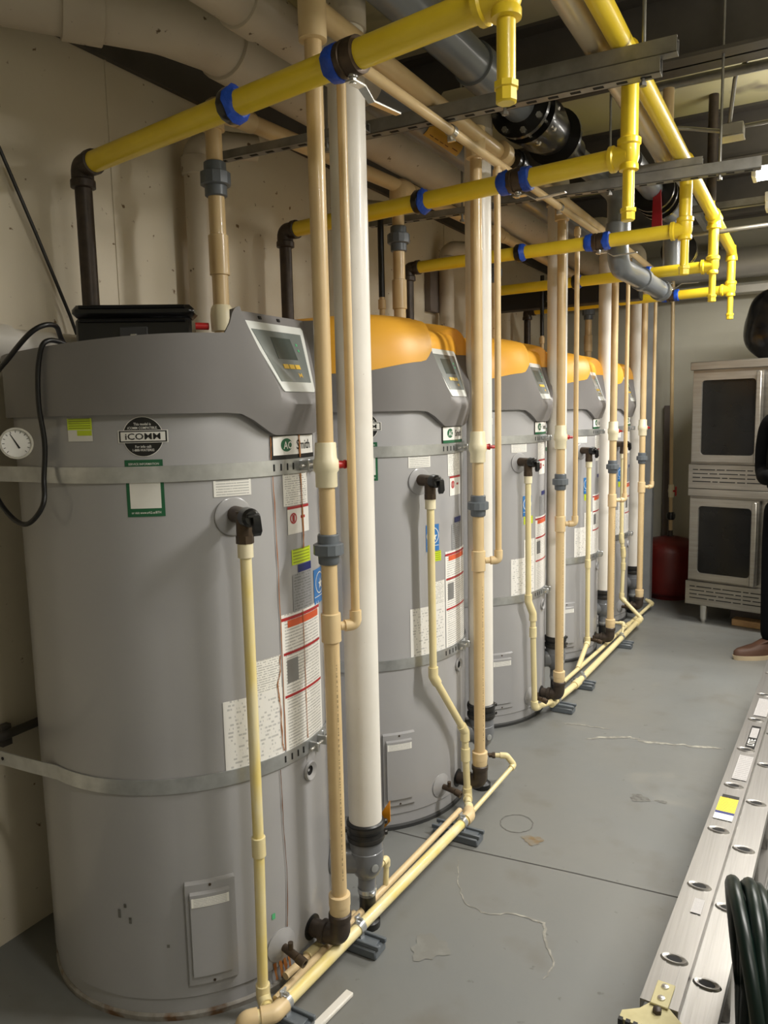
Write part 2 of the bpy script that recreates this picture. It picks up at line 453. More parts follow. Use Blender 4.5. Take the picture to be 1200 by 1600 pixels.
def seam_z(th): return 1.5-0.056*(1-smooth(10, 27, abs(th)))
def top_z(th, lid):
    t = abs(th)
    if lid: return 1.628+0.038*(1-smooth(28, 70, t))+0.05*(1-smooth(20, 31, t))
    return 1.652+0.028*(1-smooth(34, 110, t))+0.062*(1-smooth(23.6, 33, t))
def make_heater(i, lid, label, group):
    t = thing('water_heater', label, 'water heater', (0, 0, 0), group)
    MB().lathe((0, 0, 0.012), (0, 0, 1), [(0, 0.398), (0.045, 0.398), (0.05, RT), (1.55, RT), (1.59, 0.39), (1.59, 0.0)], 96, caps=False).build('jacket', 'jacket', t)
    MB().lathe((0, 0, 0.0), (0, 0, 1), [(0, 0.402), (0.014, 0.404), (0.02, 0.399), (0.02, 0.05), (0, 0.05)], 72, caps=False).build('base_ring', 'flaked' if i == 0 else 'deck_dark', t)  # dark ring colour on the covered heaters paints in the contact shadow
    # grey top shell
    mb = MB(); nth, nl = len(COLS), 20
    tops = []
    for c in COLS:
        zb = seam_z(col_th(c, 1.46)[0]); zt = top_z(col_th(c, 1.735)[0], lid)
        for j in range(nl+1):
            z = zb+(zt-zb)*j/nl; th, ins = col_th(c, z); r = shell_r(th, z, ins); a = rad(th)
            mb.v.append(V(r*math.cos(a), r*math.sin(a), z))
        tops.append((zb, zt, th, r))
    for k in range(nth):
        k2 = (k+1) % nth
        for j in range(nl): mb.f.append((k*(nl+1)+j, k2*(nl+1)+j, k2*(nl+1)+j+1, k*(nl+1)+j+1))
    b = len(mb.v)                              # underside lip and inner rim
    for (zb, zt, th, r), c in zip(tops, COLS):
        a = rad(th); a0 = rad(col_th(c, zb)[0])
        mb.v.append(V(0.398*math.cos(a0), 0.398*math.sin(a0), zb+0.002))
        mb.v.append(V((r-0.008)*math.cos(a), (r-0.008)*math.sin(a), zt)); mb.v.append(V((r-0.012)*math.cos(a), (r-0.012)*math.sin(a), 1.585))
    for k in range(nth):
        k2 = (k+1) % nth
        mb.f.append((k*(nl+1), b+3*k, b+3*k2, k2*(nl+1)))
        mb.f.append((k*(nl+1)+nl, k2*(nl+1)+nl, b+3*k2+1, b+3*k+1)); mb.f.append((b+3*k+1, b+3*k2+1, b+3*k2+2, b+3*k+2))
    mb.build('top_shell', 'shell', t, angle=35)
    if lid:
        mb = MB(); nr = 14; rhos = [1.0, 0.998, 0.994, 0.987, 0.975, 0.96, 0.94, 0.91, 0.88, 0.84, 0.79, 0.72, 0.64, 0.55, 0.45, 0.34, 0.22, 0.1, 0.0]
        for (zb, zt, th, rt), c in zip(tops, COLS):
            a = rad(th); rt += 0.001
            for q in rhos:
                x, y = rt*q*math.cos(a), rt*q*math.sin(a)
                zc = 1.842-0.02*(abs(y)/0.4)**2-0.03*smooth(0.1, 0.4, -x)
                zc -= 0.028*smooth(0.08, 0.15, x)*(1-smooth(0.118, 0.14, abs(y)))
                zc -= 0.02*smooth(0.15, 0.36, x)
                k = (1-q**13)**0.55
                mb.v.append(V(x, y, zt+(zc-zt)*k))
        m_ = len(rhos)
        for k in range(nth):
            k2 = (k+1) % nth
            for j in range(m_-1): mb.f.append((k*m_+j, k2*m_+j, k2*m_+j+1, k*m_+j+1))
        mb.build('top_cover', 'orange', t, angle=45)
    else:
        MB().cyl((0, 0, 1.588), (0, 0, 1.594), 0.40, 48).build('top_deck', 'deck_dark', t)
        for y in (-0.045, 0.03):
            MB().box((0.345, y, 1.731), (0.004, 0.01, 0.008), Matrix.Rotation(rad(-24), 3, 'Y')).build('slot', 'black_lbl', t, smooth=False)
    # control panel on the slanted front
    sl = (0.437-0.338)/(1.745-1.522)
    def fp(y, z, off): 
        n = V(1, 0, sl).normalized(); return V(0.437-(z-1.522)*sl, y, z)+n*off
    pan = MB()
    zt, zb = 1.718, 1.548
    poly = [(-0.062, zb), (0.062, zb), (0.067, zb+0.006), (0.121, zt-0.006), (0.116, zt), (-0.116, zt), (-0.121, zt-0.006), (-0.067, zb+0.006)]
    pan.prism([fp(y, z, -0.012) for y, z in poly], V(1, 0, sl).normalized()*0.015)
    pan = pan.build('control_panel', 'bezel', t)
    MB().prism([fp(y, z, 0.003) for y, z in ((-0.062, 1.572), (0.062, 1.572), (0.1, 1.698), (-0.1, 1.698))], V(1, 0, sl).normalized()*0.0012).build('panel_film', 'panel_film', pan)
    MB().prism([fp(y, z, 0.0042) for y, z in ((-0.038, 1.628), (0.042, 1.628), (0.042, 1.682), (-0.038, 1.682))], V(1, 0, sl).normalized()*0.001).build('screen', 'screen', pan)
    for k in range(3):
        y0 = -0.03+0.024*k
        MB().prism([fp(y, z, 0.0042) for y, z in ((y0, 1.604), (y0+0.02, 1.604), (y0+0.02, 1.615), (y0, 1.615))], V(1, 0, sl).normalized()*0.0015).build('button', 'button', pan)
    for z in (1.65, 1.665):
        MB().prism([fp(y, z+dz, 0.0042) for y, dz in ((0.058, 0), (0.064, 0), (0.064, 0.006), (0.058, 0.006))], V(1, 0, sl).normalized()*0.001).build('led', 'led', pan)
    mb = MB(); text_plane(mb, 'M', fp(0.028, 1.589, 0.0046), (0, 1, 0), V(-sl, 0, 1), 0.014, 0.012); mb.build('lettering', 'button', pan, smooth=False)
    MB().lathe(V(0.405, 0.03, 1.527), (0.6, 0, 1), [(0, 0.008), (0.03, 0.006)], 10).build('lock_knob', 'black_lbl', t)
    RL = RT+0.0012
    def lab(name, t0, t1, z0, z1, m, parent=t, R=RL, nt=8): return MB().patch(t0, t1, z0, z1, R, nt).build(name, m, parent)
    def lett(parent, items, m, R=RL+0.0006):
        mb = MB()
        for s_, tc, zc, wd, ht in items: text_cyl(mb, s_, tc, zc, wd, ht, R)
        return mb.build('lettering', m, parent, smooth=False)
    # brand label
    bl = lab('brand_label', -12.3, 14.4, 1.383, 1.443, 'black_lbl')
    lab('label_field', -11.2, 13.6, 1.394, 1.4405, 'white_lbl', bl, RL+0.0004)
    if i: lab('label_field', -11.2, 13.6, 1.384, 1.393, 'green_lbl', bl, RL+0.0004)
    mb = MB(); cdir = rad(-4.5)
    b = len(mb.v); mb.v.append(V((RL+0.0008)*math.cos(cdir), (RL+0.0008)*math.sin(cdir), 1.4185))
    for k in range(24):
        a = 2*PI*k/24; tt = cdir+0.021*math.cos(a)/RL; mb.v.append(V((RL+0.0008)*math.cos(tt), (RL+0.0008)*math.sin(tt), 1.4185+0.0165*math.sin(a)))
    for k in range(24): mb.f.append((b, b+1+k, b+1+(k+1) % 24))
    mb.build('logo', 'green_lbl', bl, smooth=False)
    lett(bl, [('AO', -3.8, 1.418, 0.034, 0.019)], 'white_lbl', RL+0.0012)
    lett(bl, [('Smith', 5.9, 1.418, 0.068, 0.024), ('.', 11.3, 1.409, 0.002, 0.002)], 'black_lbl', RL+0.001)
    # small print above the relief valve
    lab('notice_label', -34.3, -21.0, 1.305, 1.343, 'print_small')
    # round compatibility sticker
    def disc(name, rr, m, parent, R):
        mb = MB(); c0 = rad(-55.7); zc = 1.450
        mb.v.append(V(R*math.cos(c0), R*math.sin(c0), zc))
        for k in range(40):
            a = 2*PI*k/40; tt = c0+rr*math.cos(a)/R; mb.v.append(V(R*math.cos(tt), R*math.sin(tt), zc+rr*math.sin(a)))
        for k in range(40): mb.f.append((0, 1+k, 1+(k+1) % 40))
        return mb.build(name, m, parent, smooth=False)
    st = disc('round_sticker', 0.0455, 'white_lbl', t, RL)
    disc('sticker_field', 0.044, 'black_lbl', st, RL+0.0004)
    lab('sticker_bar', -63.6, -47.8, 1.4365, 1.465, 'white_lbl', st, RL+0.0006)
    lab('sticker_bar', -63.2, -48.2, 1.438, 1.4635, 'black_lbl', st, RL+0.0009)
    lab('sticker_bar', -62.7, -48.7, 1.4405, 1.461, 'white_lbl', st, RL+0.0012)
    lett(st, [('iCOMM', -55.7, 1.4508, 0.078, 0.0145)], 'black_lbl', RL+0.0018)
    lett(st, [('This model is', -55.7, 1.4785, 0.038, 0.0062), ('iCOMM COMPATIBLE.', -55.7, 1.470, 0.066, 0.0055), ('For info call:', -55.7, 1.428, 0.036, 0.006), ('1-888-WATER02', -55.7, 1.420, 0.048, 0.0055)], 'white_lbl', RL+0.0012)
    # green service sticker (its code square stays blank)
    gs = lab('service_sticker', -62.0, -50.0, 1.268, 1.398, 'green_lbl')
    lab('sticker_field', -60.9, -51.1, 1.287, 1.38, 'white_lbl', gs, RL+0.0004)
    lett(gs, [('SERVICE INFORMATION', -56, 1.3885, 0.068, 0.005), ('or visit www.srh2.us/BTH', -56, 1.2775, 0.066, 0.0055)], 'white_lbl', RL+0.001)
    if i == 0:
        ys = lab('yellow_sticker', -81.5, -72.2, 1.442, 1.494, 'white_lbl')
        lab('sticker_field', -81.5, -72.2, 1.468, 1.494, 'print_yg', ys, RL+0.0004)
        lab('sticker_field', -77.8, -72.4, 1.455, 1.467, 'yg_lbl', ys, RL+0.0004)
    # front labels
    lab('instruction_label', -7.2, 7.6, 1.265, 1.345, 'print_medium')
    wl_ = lab('pictogram_label', -5.4, 8.0, 1.192, 1.263, 'white_lbl')
    lab('label_band', -5.4, 8.0, 1.256, 1.263, 'red_lbl', wl_, RL+0.0004)
    mb = MB()
    for tc, rr in ((-2.2, 0.014),):
        b = len(mb.v)
        for k in range(20):
            a = 2*PI*k/20
            for q in (rr, rr*0.72):
                tt = rad(tc)+q*math.cos(a)/RL; mb.v.append(V((RL+0.0006)*math.cos(tt), (RL+0.0006)*math.sin(tt), 1.232+q*math.sin(a)))
        for k in range(20):
            k2 = (k+1) % 20; mb.f.append((b+2*k, b+2*k2, b+2*k2+1, b+2*k+1))
    mb.patch(-2.9, -1.5, 1.223, 1.241, RL+0.0006, 2).patch(2.2, 5.0, 1.229, 1.236, RL+0.0006, 2)
    mb.build('pictogram', 'red_lbl', wl_, smooth=False)
    if i == 0: lab('caution_sticker', -3.9, 8.2, 1.112, 1.152, 'print_yg')
    else: lab('caution_sticker', -23.5, -14.0, 0.966, 1.003, 'print_yg')
    bt = 16.3 if i == 0 else -20.0; bz = 0.0 if i == 0 else 0.02; bw = 5.7 if i == 0 else 4.5
    lab('efficiency_tag', -0.5, 8.6, 1.09, 1.11, 'navy_lbl')
    lab('rating_plate', -3.9, 8.6, 0.99, 1.087, 'print_silver')
    bs = lab('blue_sticker', bt-bw, bt+bw, 0.985+bz, 1.08+bz, 'blue_lbl')
    mb = MB(); b = 0; c0 = rad(bt)
    for k in range(24):
        a = 2*PI*k/24
        for q in (0.030, 0.027):
            tt = c0+q*math.cos(a)/RL; mb.v.append(V((RL+0.0006)*math.cos(tt), (RL+0.0006)*math.sin(tt), 1.04+bz+q*math.sin(a)))
    for k in range(24): k2 = (k+1) % 24; mb.f.append((2*k, 2*k2, 2*k2+1, 2*k+1))
    b = len(mb.v)
    for k in range(10):
        a = PI/2+2*PI*k/10; q = 0.017 if k % 2 == 0 else 0.007; tt = c0+(q*math.cos(a)+0.006)/RL
        mb.v.append(V((RL+0.0006)*math.cos(tt), (RL+0.0006)*math.sin(tt), 1.036+bz+q*math.sin(a)))
    mb.f.append(tuple(range(b, b+10)))
    mb.patch(bt-bw+0.4, bt+bw-0.4, 1.003+bz, 1.005+bz, RL+0.0006, 3)
    mb.build('sticker_print', 'white_lbl', bs, smooth=False)
    wn = lab('warning_label', -10.5, 14.5, 0.632, 0.992, 'print_white', nt=12)
    lab('label_band', -10.5, 14.5, 0.975, 0.983, 'red_lbl', wn, RL+0.0004)
    lab('label_band', -7.5, 13.0, 0.955, 0.9735, 'orange_lbl', wn, RL+0.0004)
    lab('label_band', -10.0, 14.0, 0.885, 0.892, 'red_lbl', wn, RL+0.0004)
    lab('label_band', -10.0, 14.0, 0.773, 0.780, 'red_lbl', wn, RL+0.0004)
    lab('label_field', -8.5, -2.5, 0.81, 0.872, 'silver_lbl', wn, RL+0.0004)
    lab('spec_label', -23.3, -11.5, 0.808, 0.893, 'print_medium')
    lab('diagram_label', -34.8, -11.3, 0.632, 0.808, 'print_spec', nt=12)
    # openings and valves on the jacket
    d = V(math.cos(rad(2)), math.sin(rad(2)), 0)
    MB().lathe(V(0, 0, 0.547)+d*0.395, d, [(0, 0.02), (0.012, 0.026), (0.018, 0.024), (0.012, 0.013)], 20, caps=False).build('port_ring', 'jacket', t)
    MB().lathe(V(0, 0, 0.547)+d*0.402, d, [(0, 0.0), (0.003, 0.015)], 16, caps=False).build('port_hole', 'slot_dark', t)
    # relief valve
    d = V(math.cos(rad(-28)), math.sin(rad(-28)), 0); base = V(0, 0, 1.257)
    rv = MB().lathe(base+d*0.398, d, [(0, 0.046), (0.008, 0.046), (0.01, 0.042), (0.01, 0.0)], 28, caps=False).build('valve_flange', 'jacket', t)
    dv = V(math.cos(rad(-27.5)), math.sin(rad(-27.5)), 0)
    ctr = V(0.46*dv.x, 0.46*dv.y, 1.262)
    rvb = MB().cyl(V(0, 0, 1.262)+dv*0.40, ctr+dv*0.012, 0.02, 18).cyl(ctr+V(0, 0, 0.012), ctr-V(0, 0, 0.045), 0.0195, 18).lathe(ctr-V(0, 0, 0.045), (0, 0, -1), [(0, 0.021), (0.018, 0.021)], 8).build('relief_valve', 'brass_dark', t)
    MB().lathe(ctr+dv*0.012, dv, [(0, 0.02), (0.004, 0.023), (0.028, 0.022), (0.034, 0.016)], 18).build('bonnet', 'black_plastic', rvb)
    px = V(-dv.y, dv.x, 0)
    MB().cbox(ctr+dv*0.046+V(0, 0, 0.006), (0.022, 0.03, 0.008), 0.002, Matrix.Rotation(rad(-27.5), 3, 'Z')).prism([ctr+dv*0.052+px*0.016+V(0, 0, 0.01), ctr+dv*0.058+px*0.016+V(0, 0, 0.002), ctr+dv*0.056+px*0.02+V(0, 0, -0.03), ctr+dv*0.046+px*0.02+V(0, 0, -0.042), ctr+dv*0.043+px*0.018+V(0, 0, -0.03)], -px*0.018).build('lever', 'black_plastic', rvb)
    # drain cock
    d = V(math.cos(rad(-16.5)), math.sin(rad(-16.5)), 0); c = V(0, 0, 0.118)
    dc = MB().lathe(c+d*0.398, d, [(0, 0.044), (0.007, 0.044), (0.012, 0.03), (0.02, 0.012)], 26).build('drain_flange', 'jacket', t)
    MB().cyl(c+d*0.41, c+d*0.475, 0.0105, 14).cyl(c+d*0.445, c+d*0.445+V(0, 0, 0.028), 0.007, 10).lathe(c+d*0.475, (0.9, -0.1, -0.25), [(0, 0.0125), (0.024, 0.0125), (0.024, 0.008), (0.014, 0.007)], 14).build('drain_cock', 'brass_dark', t)
    # raised access cover with its own notice
    ac = MB()
    def curved(t0, t1, z0, z1, Ra, Rb):
        b = len(ac.v); n = 10
        for k in range(n+1):
            a = rad(t0+(t1-t0)*k/n)
            for R_, z in ((Ra, z0), (Rb, z0+0.006), (Rb, z1-0.006), (Ra, z1)):
                ac.v.append(V(R_*math.cos(a), R_*math.sin(a), z))
        for k in range(n):
            for j in range(3): ac.f.append((b+4*k+j, b+4*k+4+j, b+4*k+5+j, b+4*k+j+1))
        ac.f.append((b, b+1, b+2, b+3)); ac.f.append(tuple(reversed((b+4*n, b+4*n+1, b+4*n+2, b+4*n+3))))
    curved(-50.8, -34.0, 0.092, 0.368, RT-0.001, RT+0.009); curved(-49.2, -36.0, 0.118, 0.345, RT+0.006, RT+0.017)
    acp = ac.build('access_cover', 'jacket', t, angle=30)
    lab('notice_label', -48.8, -36.4, 0.308, 0.332, 'print_small', acp, RT+0.0182)
    for z in (0.357, 0.103):
        a = rad(-42.4); MB().lathe(V((RT+0.008)*math.cos(a), (RT+0.008)*math.sin(a), z), (math.cos(a), math.sin(a), 0), [(0, 0.004), (0.003, 0.003)], 10).build('screw', 'brass_dark', acp)
    if i == 0:
        def streak(pts, wd, m='rust', R=RL+0.0022):
            mb = MB()
            P_ = wob([(p[0], p[1]) for p in pts], 6, 0.0)
            for k, (tt, z) in enumerate(P_):
                ww = wd*(0.6+0.8*random.random())/2/R*180/PI; tt += random.uniform(-0.12, 0.12)
                for sgn in (-1, 1): a = rad(tt+sgn*ww); mb.v.append(V(R*math.cos(a), R*math.sin(a), z))
                if k: j = 2*k; mb.f.append((j-2, j-1, j+1, j))
            return mb.build('rust_streak', m, t, smooth=False)
        streak([(2.6, 1.443), (3.0, 1.385)], 0.006); streak([(2.8, 1.344), (3.4, 1.2), (3.0, 1.15)], 0.005)
        streak([(-12.4, 1.44), (-12.4, 1.385)], 0.0025); streak([(-12.0, 1.344), (-11.3, 1.15), (-11.0, 0.9), (-11.0, 0.64)], 0.0025)
        streak([(-11.9, 0.893), (-12.1, 0.85), (-13.6, 0.82), (-13.2, 0.79), (-12.6, 0.76), (-12.4, 0.66), (-11.6, 0.64)], 0.003)
        streak([(1.0, 0.99), (1.4, 0.8), (1.6, 0.64)], 0.003, 'rust')
        streak([(-13.8, 0.594), (-13.6, 0.45), (-12.6, 0.3), (-13.6, 0.16)], 0.0025, 'rust_dark')
        for a_ in (-20, -17.5, -15.5, -13.5): streak([(a_, 0.08), (a_+0.8, 0.03)], 0.008)
        mb = MB(); mb.patch(-20.0, -18.6, 0.2, 0.216, RL, 2); mb.build('green_dot', 'led', t)
        for tt, z, l in ((-75, 0.275, 0.022), (-71, 0.262, 0.016), (-72.6, 0.303, 0.01), (-58, 0.2, 0.008)):
            MB().patch(tt, tt+1.0, z, z+l, RL, 2).build('dent', 'mark_dark', t)
    return t
h0 = make_heater(0, False, 'grey water heater without a top cover, a black case lying on it', 'row of commercial water heaters')
h1 = make_heater(1, True, '', 'row of commercial water heaters')
HL = [None, 'orange-topped grey water heater next to the open-topped heater', 'orange-topped grey water heater in the middle of the five', 'orange-topped grey water heater, fourth counted from the open-topped one', 'orange-topped grey water heater at the end near the ovens']
heaters = [h0, h1]
for i in (2, 3, 4): heaters.append(copy_tree(h1))
for i, h in enumerate(heaters):
    h.location = (XT, YH[i]+DT, 0)
    if HL[i]: h['label'] = HL[i]

# ------------------------------------------------------------------ straps round the heaters
def make_strap(i, z, which):
    t = thing('strap', 'galvanised %s strap with bolt round %s' % (which, HP[i]), 'strap', (XT, YH[i]+DT, z), 'heater straps')
    R = RT+0.0035; hz = 0.0185; o = V(XT, YH[i]+DT, z)
    mb = MB(); path = []
    path.append(V(WX-XT+0.002, -R-0.012, 0)); path.append(V(-0.16, -R, 0))
    for k in range(41):
        a = rad(-100+200*k/40); path.append(V(R*math.cos(a), R*math.sin(a), 0))
    path.append(V(-0.16, R, 0)); path.append(V(WX-XT+0.002, R+0.004, 0))
    for k, p in enumerate(path):
        tn = (path[min(k+1, len(path)-1)]-path[max(k-1, 0)]).normalized(); nn = V(tn.y, -tn.x, 0)*0.0015
        for q in (p-nn+V(0, 0, -hz), p+nn+V(0, 0, -hz), p+nn+V(0, 0, hz), p-nn+V(0, 0, hz)): mb.v.append(o+q)
        if k:
            b = 4*k
            for j in range(4): j2 = (j+1) % 4; mb.f.append((b-4+j, b+j, b+j2, b-4+j2))
    bd = mb.build('band', 'galv', t)
    for a in (-11.5, -8.2, -5.0, -1.8):
        a_ = rad(a); MB().box(o+V((R+0.0018)*math.cos(a_), (R+0.0018)*math.sin(a_), 0), (0.0012, 0.004, 0.017), Matrix.Rotation(a_, 3, 'Z')).build('slot', 'slot_dark', bd, smooth=False)
    for x in (-0.27, -0.31, -0.35):
        MB().lathe(o+V(x, -R-0.0018-0.012*(0.16+x)/(-0.257), 0), (0, -1, 0), [(0, 0.0045), (0.001, 0.0045)], 10).build('hole', 'slot_dark', bd, smooth=False)
    def at(a, r, dz=0): return o+V(r*math.cos(rad(a)), r*math.sin(rad(a)), dz)
    for a in (2.2, 8.5):
        MB().cbox(at(a, R+0.014), (0.03, 0.006, 0.026), 0.002, Matrix.Rotation(rad(a), 3, 'Z')).build('lug', 'galv', t)
    MB().cyl(at(-1.0, R+0.02), at(11.5, R+0.02), 0.0045, 10).lathe(at(11.0, R+0.02), (-math.sin(rad(11)), math.cos(rad(11)), 0), [(0, 0.009), (0.008, 0.009)], 6).build('bolt', 'chrome', t)
    MB().lathe(at(14.5, R), (math.cos(rad(14.5)), math.sin(rad(14.5)), 0), [(0, 0.011), (0.005, 0.01), (0.007, 0.006)], 14).build('rivet', 'galv', t)
for i in range(5):
    make_strap(i, 1.3645, 'upper'); make_strap(i, 0.6165, 'lower')

# ------------------------------------------------------------------ risers in front of the heaters
PVCP = [(-0.032, 0.195), (-0.055, 0.15), (-0.066, 0.155), (-0.1, 0.222), (-0.09, 0.2)]
THN = [(0.042, 0.052), (0.062, 0.04), (0.062, 0.035), (0.06, 0.06), (0.058, 0.06)]
R1 = 0.0205
def riser(i):
    x, y = 0.0, YH[i]
    t = thing('water_riser', 'tan riser with cream valve and grey union before '+HP[i], 'pipe', (x, y, 0.06), 'tan water risers')
    top = 2.41
    MB().cyl((x, y, 0.2), (x, y, top), R1, 20).build('pipe', 'cpvc', t)
    v = MB().lathe((x, y, 1.312), (0, 0, 1), [(0, 0.0265), (0.003, 0.0275), (0.036, 0.0275), (0.042, 0.032), (0.066, 0.032), (0.072, 0.028), (0.108, 0.0265), (0.111, 0.025)], 26).build('valve', 'valve_cream', t)
    MB().cyl((x+0.01, y+0.02, 1.366), (x+0.02, y+0.043, 1.366), 0.010, 12).cbox((x+0.024, y+0.05, 1.366), (0.008, 0.012, 0.022), 0.003, Matrix.Rotation(rad(-20), 3, 'Z')).tube([(x+0.024, y+0.05, 1.366), (x+0.034, y+0.074, 1.364)], 0.006, 8).build('handle', 'valve_red', v)
    mb = MB().lathe((x, y, 1.117), (0, 0, 1), [(0, 0.024), (0.003, 0.0265), (0.026, 0.0275)], 26).lathe((x, y, 1.157), (0, 0, 1), [(0.012, 0.0275), (0.034, 0.0275), (0.037, 0.025)], 26)
    n = 16; prof = []
    un = mb.build('union', 'union_grey', t)
    mb = MB().lathe((x, y, 1.141), (0, 0, 1), [(0, 0.034), (0.002, 0.0385), (0.027, 0.0385), (0.03, 0.033)], 12)
    mb.build('collar', 'union_grey', un, angle=20)
    MB().lathe((x, y, 0.915), (0, 0, 1), [(0, 0.0225), (0.002, 0.0255), (0.074, 0.0255), (0.076, 0.0225)], 24).build('tee', 'cpvc_fit', t)
    MB().lathe((x, y, 0.164), (0, 0, 1), [(0, 0.026), (0.002, 0.0275), (0.028, 0.0275), (0.029, 0.029), (0.058, 0.029), (0.06, 0.024)], 26).build('adapter', 'cpvc_fit', t)
    ye = y-0.004 if i == 0 else y
    e = MB().lathe((x, y, 0.172), (0, 0, -1), [(0, 0.027), (0.004, 0.031), (0.018, 0.031), (0.02, 0.027)], 20)
    e.tube([(x, y, 0.155), (x, y, 0.1), (x-0.06, y-0.003, 0.1)], 0.0275, 16, 0.05).lathe((x-0.04, y-0.003, 0.1), (-1, 0, 0), [(0, 0.028), (0.002, 0.0315), (0.016, 0.0315), (0.018, 0.024), (0.058, 0.024)], 20)
    e.build('elbow', 'iron', t)
    MB().lathe((XT+RT-0.006, y-0.004, 0.1), (1, 0, 0), [(0, 0.034), (0.008, 0.034), (0.009, 0.03)], 24).build('grommet', 'rubber', t)
    pr = MB()
    for k in range(2):
        a = rad(-34+14*k)
        for j, z in enumerate((0.23, 0.9)): pr.uv[len(pr.v)] = (j, k); pr.v.append(V(x+(R1+0.0004)*math.cos(a), y+(R1+0.0004)*math.sin(a), z))
    pr.f.append((0, 2, 3, 1)); pr.build('pipe_print', 'print_pipe', t)
    # top tee into the header
    MB().lathe((x, y, 2.352), (0, 0, 1), [(0, 0.024), (0.002, 0.033), (0.1, 0.033), (0.103, 0.028)], 24).build('top_tee', 'cpvc_fit', t)
for i in range(5): riser(i)
RT2 = 0.0115
for i in range(5):
    x, y = THN[i][0], YH[i]+THN[i][1]
    t = thing('recirculation_pipe', 'thin tan pipe teed into the riser before '+HP[i], 'pipe', (x, y, 0.95), 'thin tan recirculation pipes')
    d = V(x, y-YH[i], 0).normalized()
    MB().cyl((x, y, 0.968), (x, y, 2.326), RT2, 16).build('pipe', 'cpvc', t)
    MB().tube([(x, y, 0.99), (x, y, 0.953), V(x, y, 0.953)-d*0.03], 0.0155, 14, 0.018).build('elbow', 'cpvc_fit', t)
    MB().cyl(V(x, y, 0.953)-d*0.03, V(0, YH[i], 0.953)+d*0.0245, RT2, 14).build('stub', 'cpvc_fit', t)
    MB().lathe((x, y, 2.285), (0, 0, 1), [(0, 0.013), (0.002, 0.0155), (0.03, 0.0155)], 16).build('coupling', 'cpvc_fit', t)
def lerp_hdr(pts):
    return pts
tr = thing('recirculation_header', 'thin tan pipe running along above the risers under the ceiling', 'pipe', (0.06, 2.0, 2.365))
HDR = [(0.042, 0.04, 2.338), (0.055, 0.72, 2.338), (0.078, 1.72, 2.338), (0.10, 2.5, 2.338), (0.085, 4.2, 2.338)]
MB().tube(HDR, 0.0145, 14, 0).build('pipe', 'cpvc', tr)
for y, x in ((0.66, 0.054), (1.70, 0.0775)):
    MB().lathe((x, y-0.012, 2.338), (0, 1, 0), [(0, 0.0158), (0.0, 0.018), (0.024, 0.018), (0.024, 0.0158)], 16).box((x-0.004, y, 2.315), (0.012, 0.02, 0.012)).cyl((x-0.012, y, 2.31), (x+0.012, y, 2.31), 0.004, 8).build('clamp', 'chrome', tr)
ts = thing('supply_header', 'tan supply header pipe above the row of risers', 'pipe', (0.02, 2.0, 2.42))
MB().cyl((0, 0.0, 2.425), (0.03, 4.0, 2.425), 0.0275, 18).build('pipe', 'cpvc', ts)
MB().lathe((0.022, 1.16, 2.425), (0, 1, 0), [(0, 0.03), (0.002, 0.035), (0.05, 0.035), (0.052, 0.03)], 20).build('coupling', 'cpvc_fit', ts)
MB().lathe((0.024, 1.27, 2.425), (0, 1, 0), [(0, 0.036), (0.03, 0.036), (0.032, 0.042), (0.06, 0.042), (0.062, 0.036), (0.1, 0.036)], 20).build('union', 'black_metal', ts)

